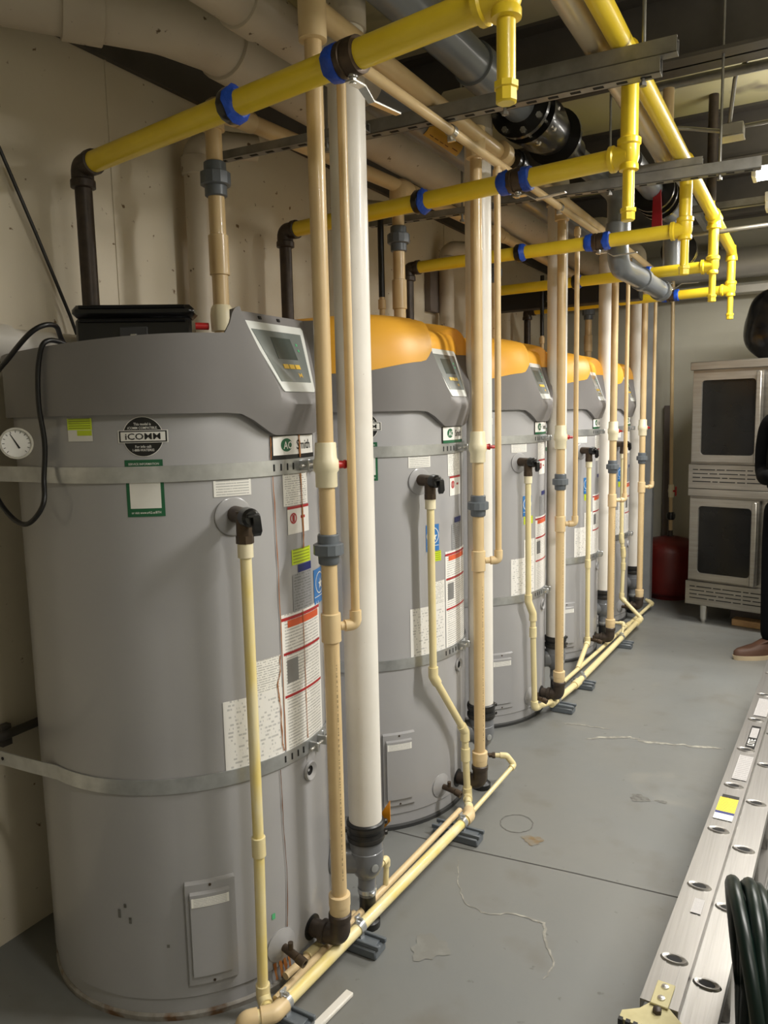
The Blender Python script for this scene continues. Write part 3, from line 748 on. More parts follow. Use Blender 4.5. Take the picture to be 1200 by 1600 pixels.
# ------------------------------------------------------------------ white vent stacks with traps
def stack(i):
    x, y = PVCP[i][0], YH[i]+PVCP[i][1]
    t = thing('vent_stack', 'white plastic vent stack with rubber coupling beside '+HP[i], 'pipe', (x, y, 0.0), 'white vent stacks')
    R = 0.048
    zb = 0.272 if i == 0 else 0.295
    MB().cyl((x, y, zb+0.04), (x, y, 2.52), R, 28).build('pipe', 'pvc_white', t)
    MB().tube([(x, y, 2.46), (x, y, 2.60), (x-0.12, y, 2.60)], 0.055, 18, 0.09).build('elbow', 'pvc_old', t)
    c = MB().lathe((x, y, zb), (0, 0, 1), [(0, 0.05), (0.002, 0.0535), (0.02, 0.0535), (0.024, 0.051), (0.03, 0.051), (0.034, 0.0545), (0.056, 0.0545), (0.06, 0.05)], 28).build('rubber_coupling', 'rubber', t)
    for z in (zb+0.012, zb+0.046):
        MB().lathe((x, y, z-0.005), (0, 0, 1), [(0, 0.0535), (0.0, 0.0558), (0.01, 0.0558), (0.01, 0.0535)], 28, caps=False).cbox((x+0.045, y+0.034, z), (0.016, 0.012, 0.014), 0.003, Matrix.Rotation(rad(40), 3, 'Z')).build('clamp', 'band_dark', c)
    cx, cy = XT, YH[i]+DT; d = V(cx-x, cy-y, 0).normalized(); gap = math.hypot(cx-x, cy-y)-RT
    q = V(x, y, 0); zt_ = zb+0.002
    tr_ = MB().lathe((x, y, zt_), (0, 0, -1), [(0, 0.0485), (0.03, 0.0485), (0.032, 0.0505), (0.06, 0.0505), (0.085, 0.047), (0.105, 0.038), (0.118, 0.0265), (0.175, 0.0255), (0.175, 0.022)], 26)
    tr_.lathe(q+V(0, 0, zt_-0.062), d, [(0, 0.044), (max(gap-0.004, 0.02), 0.046), (max(gap+0.001, 0.025), 0.05)], 24)
    tb = tr_.build('trap', 'trap_grey', t)
    vd = V(0.85, -0.5, 0).normalized()
    MB().lathe(q+V(0, 0, zt_-0.07)+vd*0.046, vd, [(0, 0.0115), (0.006, 0.0115), (0.008, 0.006)], 12).build('plug', 'galv', tb)
    MB().lathe((x, y, zt_-0.165), (0, 0, 1), [(0, 0.0262), (0.0, 0.0285), (0.012, 0.0285), (0.012, 0.0262)], 20, caps=False).cbox((x+0.026, y-0.012, zt_-0.16), (0.014, 0.02, 0.012), 0.003).build('hose_clamp', 'galv', tb)
    MB().lathe((x, y, 0.0), (0, 0, 1), [(0, 0.036), (0.02, 0.036), (0.03, 0.024), (zt_-0.165, 0.024)], 18).build('trap_foot', 'rubber', tb)
    return t
for i in range(5): stack(i)
def condensate(i, pts, lab_):
    t = thing('condensate_line', lab_, 'pipe', pts[0], 'condensate lines')
    a, b = Vector(pts[0]), Vector(pts[1]); d = (b-a).normalized()
    MB().cyl(a, a+d*0.03, 0.009, 12).lathe(a+d*0.02, d, [(0, 0.012), (0.012, 0.012)], 6).build('nipple', 'brass_dark', t)
    MB().tube([a+d*0.03]+pts[1:], 0.0088, 12, 0.012).build('pipe', 'cpvc_light', t)
    for k in range(1, len(pts)-1):
        p0, p1, p2 = Vector(pts[k-1]), Vector(pts[k]), Vector(pts[k+1])
        MB().tube([p1+(p0-p1).normalized()*0.026, p1, p1+(p2-p1).normalized()*0.024], 0.0122, 12, 0.012).build('elbow', 'cpvc_light', t)
x, y = PVCP[0][0], YH[0]+PVCP[0][1]
condensate(0, [(x+0.004, y+0.024, 0.15), (x+0.004, y+0.11, 0.15), (x-0.002, y+0.112, 0.064)], 'cream condensate line from the trap beside '+HP[0])
x, y = PVCP[1][0], YH[1]+PVCP[1][1]
condensate(1, [(x+0.024, y+0.0, 0.14), (x+0.095, y+0.03, 0.14), (x+0.12, y+0.045, 0.10), (0.02, 0.86, 0.045)], 'cream condensate line from the trap beside '+HP[1])
x, y = PVCP[3][0], YH[3]+PVCP[3][1]
condensate(3, [(x+0.024, y+0.0, 0.14), (x+0.13, y+0.02, 0.14), (x+0.13, y-0.04, 0.06)], 'cream condensate line from the trap beside '+HP[3])

# ------------------------------------------------------------------ relief drain pipes and floor drains
RD = 0.0135
def drain(i, pts, m='cpvc_yellow'):
    t = thing('relief_drain', 'cream drain pipe from the relief valve of '+HP[i], 'pipe', pts[-1], 'relief drain pipes')
    MB().tube(pts, RD, 14, 0.004).build('pipe', m, t)
    a = Vector(pts[0]); MB().lathe(a+V(0, 0, 0.004), (0, 0, -1), [(0, 0.0165), (0.002, 0.0185), (0.038, 0.0185), (0.04, 0.0145)], 18).build('adapter', 'valve_cream', t)
    for k in range(1, len(pts)-1):
        p0, p1, p2 = Vector(pts[k-1]), Vector(pts[k]), Vector(pts[k+1])
        if (p0-p1).angle(p2-p1) > rad(172): 
            MB().lathe(p1-V(0, 0, 0.025), (0, 0, 1), [(0, 0.0145), (0.001, 0.0172), (0.049, 0.0172), (0.05, 0.0145)], 16).build('coupling', 'cpvc_light', t)
        else: MB().tube([p1+(p0-p1).normalized()*0.034, p1, p1+(p2-p1).normalized()*0.034], 0.0178, 14, 0.016).build('elbow', 'cpvc_light', t)
    return t
def rvp(i): 
    a = rad(-27.5); return XT+0.46*math.cos(a), YH[i]+DT+0.46*math.sin(a)
p = rvp(0); drain(0, [(*p, 1.2), (p[0], p[1], 0.45), (p[0]-0.004, p[1]-0.004, 0.05), (p[0]+0.03, p[1]-0.03, 0.05)])
p = rvp(1); drain(1, [(*p, 1.2), (p[0], p[1]+0.004, 0.57), (-0.036, 0.925, 0.315), (-0.036, 0.928, 0.225), (-0.034, 0.94, 0.058), (-0.006, 0.88, 0.058)], 'cpvc_light')
p = rvp(2); drain(2, [(*p, 1.2), (p[0], p[1]+0.006, 0.61), (-0.07, 1.808, 0.55), (-0.07, 1.81, 0.46), (-0.065, 1.822, 0.085), (-0.03, 1.97, 0.07)], 'cpvc_light')
p = rvp(3); drain(3, [(*p, 1.2), (p[0], p[1], 0.6), (p[0], p[1]+0.01, 0.12), (-0.062, 2.57, 0.054)], 'cpvc_light')
p = rvp(4); drain(4, [(*p, 1.2), (p[0], p[1]+0.004, 0.62), (-0.074, 3.75, 0.52), (-0.074, 3.752, 0.42), (-0.078, 3.74, 0.2), (0.06, 3.72, 0.075)], 'cpvc_light')
def floor_pipe(label, pts, r, m, fit='cpvc_light'):
    t = thing('floor_drain_pipe', label, 'pipe', pts[0], 'floor drain pipes')
    MB().tube(pts, r, 14, 0.004).build('pipe', m, t)
    for k in range(1, len(pts)-1):
        p0, p1, p2 = Vector(pts[k-1]), Vector(pts[k]), Vector(pts[k+1])
        MB().tube([p1+(p0-p1).normalized()*0.034, p1, p1+(p2-p1).normalized()*0.034], r+0.005, 14, 0.016).build('elbow', fit, t)
    return t
floor_pipe('thick yellow-stained drain pipe on the floor along the open-topped heater', [(-0.075, -0.315, 0.028), (-0.075, -0.315, 0.06), (-0.022, -0.262, 0.06), (0.032, 0.80, 0.06), (0.004, 0.862, 0.062)], 0.0165, 'cpvc_yellow', 'cpvc_fit')
floor_pipe('thinner tan drain pipe on the floor beside the thick yellow-stained one', [(-0.052, -0.22, 0.053), (-0.017, 0.83, 0.055)], 0.0108, 'cpvc_fit')
floor_pipe('short tan drain pipe tucked against the base of the open-topped heater', [(-0.082, -0.14, 0.05), (-0.07, -0.02, 0.05), (-0.056, 0.16, 0.05)], 0.0105, 'cpvc_fit')
floor_pipe('long cream drain pipe on the floor along the orange-topped heaters', [(-0.03, 1.975, 0.055), (0.0, 2.32, 0.055), (0.045, 3.66, 0.062), (0.06, 3.72, 0.072)], 0.0165, 'cpvc_light')
floor_pipe('cream drain pipe on the floor close behind the long cream one', [(-0.075, 2.3, 0.05), (-0.005, 3.6, 0.05), (0.03, 4.28, 0.05), (-0.02, 4.3, 0.07)], 0.0115, 'cpvc_light')
def support(x, y, ry, lab_, wide=0.12):
    t = thing('pipe_support', lab_, 'pipe support', (x, y, 0.0), 'pipe supports on the floor')
    MB().cbox((x+0.012, y, 0.014), (wide, 0.06, 0.028), 0.004).build('base', 'union_grey', t)
    MB().cbox((x+0.012, y-0.02, 0.034), (wide+0.012, 0.01, 0.014), 0.002).cbox((x+0.012, y+0.02, 0.034), (wide+0.012, 0.01, 0.014), 0.002).cbox((x+0.012, y, 0.03), (wide-0.02, 0.03, 0.006), 0.001).build('channel', 'union_grey', t)
    c = ry
    MB().lathe((c[0], y-0.012, c[1]), (0, 1, 0), [(0, c[2]+0.0004), (0, c[2]+0.0028), (0.024, c[2]+0.0028), (0.024, c[2]+0.0004)], 18, caps=False).box((c[0]-0.004, y, c[1]+c[2]+0.009), (0.005, 0.022, 0.02)).cyl((c[0]-0.012, y, c[1]+c[2]+0.011), (c[0]+0.012, y, c[1]+c[2]+0.011), 0.0045, 8).box((c[0], y, 0.034), (0.022, 0.02, 0.02)).build('clamp', 'galv', t)
SP = ['at the pipe end by the open-topped heater', 'by the riser elbow of the open-topped heater', 'by the heater next to the open-topped one', 'by the riser elbow of the middle heater', 'just past the riser elbow of the middle heater', 'past the last heater but one']
SPp = [(-0.018, -0.225, (-0.020, 0.06, 0.0165)), (-0.002, 0.10, (-0.004, 0.06, 0.0165)), (0.0, 0.745, (0.0285, 0.06, 0.0165)), (-0.005, 2.05, (-0.0235, 0.0555, 0.0165)), (0.0, 2.42, (0.0035, 0.055, 0.0165)), (0.03, 3.25, (0.031, 0.0605, 0.0165))]
for (x, y, c), s_ in zip(SPp, SP): support(x, y, c, 'grey pipe support with clamp '+s_, 0.17 if abs(y-0.745) < 0.01 else 0.11)
tag(MB().cbox((0.06, -0.14, 0.008), (0.024, 0.15, 0.012), 0.003, Matrix.Rotation(rad(-6), 3, 'Z')).build('offcut', 'pvc_white'), 'short white plastic offcut lying beside the drain pipe', 'scrap')

# ------------------------------------------------------------------ gas branches
GB = [((-0.79, -0.013), (0.558, -0.228)), ((-0.782, 0.934), (0.558, 0.767)), ((-0.74, 1.895), (0.558, 1.822)), ((-0.78, 2.84), (0.558, 2.75)), ((-0.79, 3.83), (0.558, 3.657))]
ZG, ZH = 2.206, 2.485
RG = 0.0285
def gas(i):
    (ax, ay), (bx, by) = GB[i]
    t = thing('gas_branch', 'yellow gas branch with valve and drip leg feeding '+HP[i], 'gas pipe', (bx, by, ZG), 'yellow gas branches')
    A, B = V(ax, ay, ZG), V(bx, by, ZG); d = (B-A).normalized()
    z0 = 1.6 if i == 0 else 1.83
    e = MB().cyl((ax, ay, z0), (ax, ay, ZG-0.04), 0.024, 18).lathe((ax, ay, ZG-0.062), (0, 0, 1), [(0, 0.026), (0.003, 0.0345), (0.022, 0.0345), (0.026, 0.031)], 20)
    e.tube([(ax, ay, ZG-0.045), (ax, ay, ZG), A+d*0.05], 0.031, 16, 0.045).lathe(A+d*0.045, d, [(-0.004, 0.031), (0, 0.0345), (0.018, 0.0345), (0.02, 0.03)], 20)
    e.build('drop', 'iron', t)
    MB().cyl(A+d*0.06, B-d*0.03, RG, 22).build('pipe', 'gas_yellow', t)
    def onx(x): return A+d*((x-ax)/d.x)
    # union with blue sealant
    p = onx(-0.155)
    u = MB().lathe(p-d*0.018, d, [(0, 0.028), (0.002, 0.036), (0.01, 0.0405), (0.026, 0.0405), (0.03, 0.036)], 12).build('union', 'black_metal', t)
    mb = MB().lathe(p+d*0.008, d, [(0, 0.038), (0.006, 0.042), (0.016, 0.038), (0.024, 0.030)], 14)
    for k, q in enumerate(mb.v[:]): mb.v[k] = q+V(random.uniform(-1, 1), random.uniform(-1, 1), random.uniform(-1, 1))*0.003
    mb.build('sealant', 'tape_blue', u)
    # ball valve
    p = onx(0.2)
    v = MB().lathe(p-d*0.02, d, [(0, 0.031), (0.002, 0.035), (0.018, 0.037), (0.02, 0.034), (0.024, 0.034), (0.026, 0.037), (0.05, 0.036), (0.052, 0.03)], 10 if i else 22).build('valve', 'brass_dark', t)
    mb = MB().lathe(p-d*0.052, d, [(0, 0.029), (0.006, 0.036), (0.026, 0.038), (0.034, 0.036)], 14)
    sl_ = [mb]
    if i: sl_.append(MB().lathe(p+d*0.028, d, [(0, 0.034), (0.006, 0.038), (0.026, 0.036), (0.03, 0.029)], 14))
    for mb in sl_:
        for k, q in enumerate(mb.v[:]): mb.v[k] = q+V(random.uniform(-1, 1), random.uniform(-1, 1), random.uniform(-1, 1))*0.002
        mb.build('sealant', 'tape_blue', v)
    up = -1 if i < 4 else 1
    st = p+d*0.01+V(0, 0, up*0.034)
    MB().lathe(st, (0, 0, up), [(0, 0.011), (0.006, 0.011), (0.008, 0.008), (0.018, 0.007)], 10).build('stem', 'chrome', v)
    ld = d if i else V(0.12, 1, 0).normalized()
    s2 = V(-ld.y, ld.x, 0)
    L_ = [st+V(0, 0, up*0.014)-ld*0.012, st+V(0, 0, up*0.014)+ld*0.03, st+V(0, 0, up*0.034)+ld*0.062, st+V(0, 0, up*0.030)+ld*0.16]
    mb = MB()
    for k, q in enumerate(L_):
        wd = (0.011, 0.010, 0.008, 0.007)[k]
        for a_, b_ in ((-1, -1), (1, -1), (1, 1), (-1, 1)): mb.v.append(q+s2*wd*a_+V(0, 0, 0.0018*b_))
        if k:
            b = 4*k
            for j in range(4): j2 = (j+1) % 4; mb.f.append((b-4+j, b+j, b+j2, b-4+j2))
    mb.f.append((3, 2, 1, 0)); mb.f.append((12, 13, 14, 15))
    mb.build('lever', 'chrome', v, angle=20)
    # tee, drip leg, cap
    te = MB().lathe(B+V(0, 0, 0.045), (0, 0, -1), [(-0.004, 0.029), (0, 0.0335), (0.014, 0.0335), (0.018, 0.029), (0.05, 0.029), (0.066, 0.024), (0.07, 0.027), (0.084, 0.027), (0.086, 0.02)], 20)
    te.lathe(B-d*0.055, d, [(0, 0.029), (0.002, 0.037), (0.014, 0.037), (0.018, 0.032), (0.055, 0.030)], 20)
    te.build('tee', 'gas_yellow', t)
    MB().cyl(B-V(0, 0, 0.035), B-V(0, 0, 0.16), 0.0168, 16).build('drip_leg', 'gas_yellow', t)
    MB().lathe(B-V(0, 0, 0.142), (0, 0, -1), [(0, 0.0175), (0.002, 0.0225), (0.012, 0.0225), (0.014, 0.0195), (0.034, 0.0195), (0.037, 0.016)], 8).build('cap', 'gas_yellow', t)
    MB().cyl(B+V(0, 0, 0.04), V(bx, by, ZH-0.02), 0.0245, 18).build('drop_pipe', 'gas_yellow', t)
for i in range(5): gas(i)
tg = thing('gas_header', 'yellow gas main running along under the ceiling above the aisle', 'gas pipe', (0.558, 1.5, ZH))
MB().tube([(0.558, -1.0, ZH), (0.558, 3.62, ZH-0.05), (0.558, 3.657, ZH-0.07), (0.558, 3.657, ZH-0.1)], 0.029, 20, 0.03).build('pipe', 'gas_yellow', tg)
for i in range(4):
    by = GB[i][1][1]; z = ZH-0.05*(by+1)/4.6
    MB().lathe((0.558, by-0.06, z), (0, 1, 0), [(0, 0.03), (0.002, 0.0365), (0.016, 0.0365), (0.02, 0.033), (0.1, 0.033), (0.104, 0.0365), (0.118, 0.0365), (0.12, 0.03)], 20).lathe((0.558, by, z), (0, 0, -1), [(0.02, 0.031), (0.04, 0.031), (0.042, 0.0345), (0.056, 0.0345), (0.058, 0.026)], 20).build('tee', 'gas_yellow', tg)
MB().lathe((0.558, 3.657, ZH-0.075), (0, 0, -1), [(0, 0.031), (0.02, 0.0345), (0.034, 0.0345), (0.036, 0.026)], 20).build('elbow', 'gas_yellow', tg)
MB().tube([(0.545, 2.75, ZH-0.04), (0.535, 2.80, ZH-0.01), (0.535, 2.80, 2.545)], 0.02, 14, 0.02).build('feed', 'gas_yellow', tg)
MB().cyl((0.535, 2.80, 2.535), (0.535, 2.80, 3.05), 0.024, 14).build('feed_riser', 'iron', tg)
ti = thing('insulated_pipe', 'tan jacketed pipe hung beside the yellow gas main', 'pipe', (0.49, 0.6, 2.47))
MB().cyl((0.487, -1.0, 2.487), (0.487, 1.75, 2.47), 0.033, 20).build('jacket', 'insulation', ti)
MB().lathe((0.487, 1.72, 2.47), (0, 1, -0.01), [(0, 0.036), (0.03, 0.036), (0.034, 0.03), (0.05, 0.03)], 18).build('end_cap', 'valve_cream', ti)
MB().tube([(0.487, 1.75, 2.47), (0.487, 1.80, 2.47), (0.487, 1.80, 2.75)], 0.022, 14, 0.03).build('pipe', 'cpvc', ti)
lb = MB(); 
for k in range(9): 
    a = rad(-120+120*k/8)
    for y in (0.2, 0.31): lb.v.append(V(0.487+0.0336*math.cos(a), y, 2.479+0.0336*math.sin(a)))
for k in range(8): lb.f.append((2*k, 2*k+1, 2*k+3, 2*k+2))
lb.build('pipe_label', 'amber', ti)

# ------------------------------------------------------------------ struts and hangers
def strut(name, a, b, label, wdt=0.041, hgt=0.041, slots=True, m='strut'):
    a = Vector(a); b = Vector(b); d = (b-a).normalized(); n = V(-d.y, d.x, 0); L = (b-a).length
    t = thing(name, label, 'strut channel', a, 'strut channels')
    M = Matrix((d, n, V(0, 0, 1))).transposed()
    mb = MB(); c = (a+b)/2
    mb.box(c+V(0, 0, -hgt/2+0.0015), (L, wdt, 0.003), M)
    for s_ in (-1, 1): mb.box(c+n*(s_*(wdt/2-0.0015)), (L, 0.003, hgt), M); mb.box(c+n*(s_*(wdt/2-0.006))+V(0, 0, hgt/2-0.0015), (L, 0.009, 0.003), M)
    ch = mb.build('channel', m, t, smooth=False)
    if slots:
        k = 0.04
        while k < L-0.03:
            p = a+d*k+V(0, 0, -hgt/2-0.0005); MB().box(p, (0.028, 0.013, 0.001), M).build('slot', 'slot_dark', t, smooth=False); k += 0.062
    return t
def rod(t, x, y, z0, z1=ZC): return MB().cyl((x, y, z0), (x, y, z1), 0.005, 8).lathe((x, y, z0-0.01), (0, 0, 1), [(0, 0.01), (0.009, 0.01)], 6).build('hanger_rod', 'strut', t)
s = strut('strut', (-0.28, 0.605, 2.3755), (0.665, 0.635, 2.3755), 'slotted strut channel carrying the headers beside the orange-topped heater'); rod(s, 0.24, 0.62, 2.345); rod(s, 0.62, 0.633, 2.345)
s = strut('strut', (0.28, 0.622, 2.4165), (0.705, 0.636, 2.4165), 'short strut channel stacked on top of another under the gas main', hgt=0.04, slots=False)
s = strut('strut', (-0.17, 1.60, 2.3755), (0.84, 1.67, 2.3755), 'slotted strut channel carrying the headers above the middle heater'); rod(s, 0.7, 1.66, 2.345); rod(s, 0.3, 1.633, 2.345)
s = strut('strut', (0.3, 1.633, 2.411), (0.64, 1.656, 2.411), 'short strut channel stacked on another above the middle heater', hgt=0.029, slots=False)
s = strut('strut', (-0.74, 0.49, 2.35), (-0.16, 0.52, 2.35), 'slotted strut hung above the open-topped heater', 0.035, 0.026); rod(s, -0.3, 0.51, 2.31)
s = strut('strut', (-0.74, 1.53, 2.345), (-0.16, 1.56, 2.345), 'slotted strut hung above the heater next to the open-topped one', 0.035, 0.026); rod(s, -0.3, 1.55, 2.31)
s = strut('strut', (0.11, 2.9, 2.30), (0.2, 3.45, 2.22), 'chrome strut hanging above the fourth heater', m='galv')
s = strut('strut', (0.3, 2.55, 2.62), (3.0, 2.55, 2.62), 'long strut channel crossing high over the aisle, nearer of two', slots=False)
s = strut('strut', (0.36, 3.3, 2.62), (3.0, 3.3, 2.62), 'long strut channel crossing high over the aisle, farther of two', slots=False)
# ceiling beams
def beam(y, x0, x1, z0, z1, label, wf=0.16, m='dark_steel'):
    MBx = MB().box(((x0+x1)/2, y, (z0+z1)/2), (x1-x0, 0.012, z1-z0)).box(((x0+x1)/2, y, z0+0.007), (x1-x0, wf, 0.014)).box(((x0+x1)/2, y, z1-0.007), (x1-x0, wf, 0.014))
    tag(MBx.build('ceiling_beam', m, smooth=False), label, 'beam', 'ceiling beams')
beam(0.35, X0, X1, 2.80, 3.05, 'dark steel ceiling beam crossing above the open-topped heater')
beam(1.70, X0, X1, 2.78, 3.05, 'dark steel ceiling beam crossing above the first orange-topped heater')
beam(3.10, X0, X1, 2.78, 3.05, 'dark steel ceiling beam crossing above the fourth heater')
beam(4.35, X0, X1, 2.78, 3.05, 'dark steel ceiling beam crossing above the ovens')
beam(-1.0, X0, X1, 2.80, 3.05, 'dark steel ceiling beam crossing over the near end of the aisle')
tag(MB().cbox((-0.425, 3.515, 2.258), (0.97, 0.11, 0.17), 0.006).build('dark_duct', 'dark_blue_steel'), 'dark steel duct crossing behind the gas pipes of the far heaters', 'duct')
dk = thing('insulated_duct', 'large pale insulated duct crossing high along the back wall', 'duct', (0.9, 4.85, 2.55))
MB().cyl((-0.5, 4.88, 2.56), (3.1, 4.86, 2.56), 0.11, 24).build('jacket', 'duct', dk)
for x in (0.45, 1.3, 2.2): MB().lathe((x, 4.875, 2.56), (1, 0, 0), [(0, 0.111), (0.0, 0.1135), (0.02, 0.1135), (0.02, 0.111)], 24, caps=False).build('band', 'galv', dk)
tag(MB().cbox((0.9, 4.92, 2.37), (4.2, 0.12, 0.06), 0.004).build('ledger_rail', 'box_metal'), 'pale steel rail along the back wall below the duct', 'rail')

# ------------------------------------------------------------------ large overhead pipes
t = thing('overhead_main', 'large stained white pipe bending from the cream wall along the row', 'pipe', (-0.47, 1.5, 2.48))
MB().tube([(-0.80, -1.6, 2.556), (-0.80, -0.36, 2.556), (-0.52, 0.04, 2.556), (-0.475, 0.2, 2.554), (-0.43, 4.7, 2.554)], 0.088, 26, 0.2).build('pipe', 'pvc_old', t)
MB().lathe((-0.66, -0.16, 2.556), (0.57, 0.82, 0), [(0, 0.088), (0.002, 0.097), (0.1, 0.097), (0.102, 0.088)], 26).build('coupling', 'pvc_old', t)
MB().lathe((-0.474, 0.24, 2.554), (0.007, 1, 0), [(0, 0.088), (0.002, 0.097), (0.1, 0.097), (0.102, 0.088)], 26).build('coupling', 'pvc_old', t)
t = thing('overhead_vent', 'vent main, stained white then greyed for shade, between large white pipe and tan header', 'pipe', (-0.2, 1.5, 2.5))
MB().cyl((-0.235, -1.0, 2.505), (-0.21, 0.6, 2.505), 0.062, 24).build('pipe', 'pvc_old', t)
MB().cyl((-0.21, 0.6, 2.505), (-0.14, 4.7, 2.505), 0.0615, 24).build('pipe', 'pvc_grey', t)  # same white pipe, coloured grey here to stand in for shade
MB().lathe((-0.22, 0.0, 2.505), (0.02, 1, 0), [(0, 0.062), (0.002, 0.069), (0.08, 0.069), (0.082, 0.062)], 24).build('coupling', 'pvc_old', t)
lb = MB()
for k in range(9):
    a = rad(-62+74*k/8)
    for y in (0.93, 1.2): lb.v.append(V(-0.21+0.0171*(y-0.6)+0.0632*math.cos(a), y, 2.505+0.0632*math.sin(a)))
for k in range(8): lb.f.append((2*k, 2*k+1, 2*k+3, 2*k+2))
lb.build('pipe_label', 'pipe_lbl', t)
lb = MB(); 
for k, y in enumerate((0.96, 1.0, 1.04, 1.08)):
    for a0 in (-52, ):
        for q in range(2):
            a = rad(a0+34*q)
            for yy in (y, y+0.028): lb.v.append(V(-0.21+0.0171*(yy-0.6)+0.0638*math.cos(a), yy, 2.505+0.0638*math.sin(a)))
        b = 4*k; lb.f.append((b, b+1, b+3, b+2))
b = len(lb.v)
for q in range(2):
    a = rad(-48+28*q)
    for yy in (1.135, 1.18): lb.v.append(V(-0.21+0.0171*(yy-0.6)+0.0638*math.cos(a), yy, 2.505+0.0638*math.sin(a)))
lb.f.append((b, b+1, b+3, b+2))
lb.build('label_print', 'rust_dark', t, smooth=False)
# grey plastic main with flanged valve
t = thing('grey_main', 'large grey plastic main with a black flanged valve under the ceiling', 'pipe', (0.1, 1.0, 2.56))
gx = lambda y: 0.078+0.028*(y-0.3)
ZM = 2.555
MB().cyl((gx(-1.0), -1.0, ZM), (gx(1.17), 1.17, ZM), 0.058, 26).build('pipe', 'pvc_grey', t)
MB().lathe((gx(0.74), 0.74, ZM), (0.028, 1, 0), [(0, 0.058), (0.003, 0.066), (0.2, 0.066), (0.203, 0.058)], 26).build('coupling', 'pvc_grey', t)
for y in (1.13, 1.2, 1.5): MB().lathe((gx(y), y, ZM), (0.028, 1, 0), [(0, 0.06), (0.002, 0.108), (0.022, 0.108), (0.024, 0.06)], 32).build('flange', 'black_metal', t)
MB().lathe((gx(1.22), 1.22, ZM), (0.028, 1, 0), [(0, 0.06), (0.03, 0.092), (0.14, 0.098), (0.23, 0.084), (0.28, 0.064)], 28).build('valve_body', 'black_metal', t)
MB().lathe((gx(1.52), 1.52, ZM), (0.028, 1, 0), [(0, 0.066), (0.05, 0.066), (0.06, 0.075), (0.1, 0.075), (0.11, 0.062), (0.2, 0.062)], 26).build('union', 'black_metal', t)
for k in range(8):
    a = 2*PI*k/8+0.2
    MB().lathe((gx(1.12)+0.09*math.cos(a), 1.118, ZM+0.09*math.sin(a)), (0.028, 1, 0), [(0, 0.011), (0.014, 0.011), (0.014, 0.006), (0.15, 0.006), (0.15, 0.011), (0.165, 0.011)], 6).build('bolt', 'chrome', t)
MB().tube([(gx(1.7), 1.7, ZM), (gx(1.86), 1.86, ZM), (0.26, 1.96, 2.42), (0.262, 1.965, 2.115), (0.285, 2.36, 2.115), (0.30, 2.82, 2.115)], 0.046, 22, 0.08).build('pipe', 'pvc_grey', t)
for p_, d_ in (((0.261, 1.963, 2.30), (0, 0, -1)), ((0.2835, 2.34, 2.115), (0.04, 1, 0)), ((0.299, 2.76, 2.115), (0.04, 1, 0))):
    MB().lathe(p_, d_, [(0, 0.047), (0.002, 0.054), (0.06, 0.054), (0.062, 0.047)], 22).build('coupling', 'pvc_grey', t)
t2 = thing('valve_line', 'second grey main with butterfly valve and long red lever', 'pipe', (0.33, 2.5, 2.5))
MB().tube([(0.33, 1.85, 2.52), (0.33, 2.85, 2.52), (0.335, 2.9, 2.52), (0.34, 2.9, 2.22)], 0.05, 20, 0.07).build('pipe', 'pvc_grey', t2)
for y in (2.34, 2.43, 2.52): MB().lathe((0.33, y, 2.52), (0, 1, 0), [(0, 0.055), (0.002, 0.1), (0.024, 0.1), (0.026, 0.055)], 28).build('flange', 'black_metal', t2)
MB().lathe((0.345, 3.05, 2.36), (0, 1, 0), [(0, 0.05), (0.002, 0.095), (0.024, 0.095), (0.026, 0.07), (0.06, 0.07), (0.062, 0.09), (0.09, 0.09), (0.092, 0.06), (0.14, 0.06)], 28).build('flange', 'black_metal', t2)
MB().prism([(0.345, 2.30, 2.60), (0.372, 2.30, 2.60), (0.388, 2.30, 2.285), (0.338, 2.30, 2.285)], (0, 0.014, 0)).build('lever', 'lever_red', t2)
MB().tube([(0.36, 2.307, 2.585), (0.36, 2.44, 2.63), (0.36, 2.44, 2.60)], 0.012, 10).build('stem', 'iron', t2)
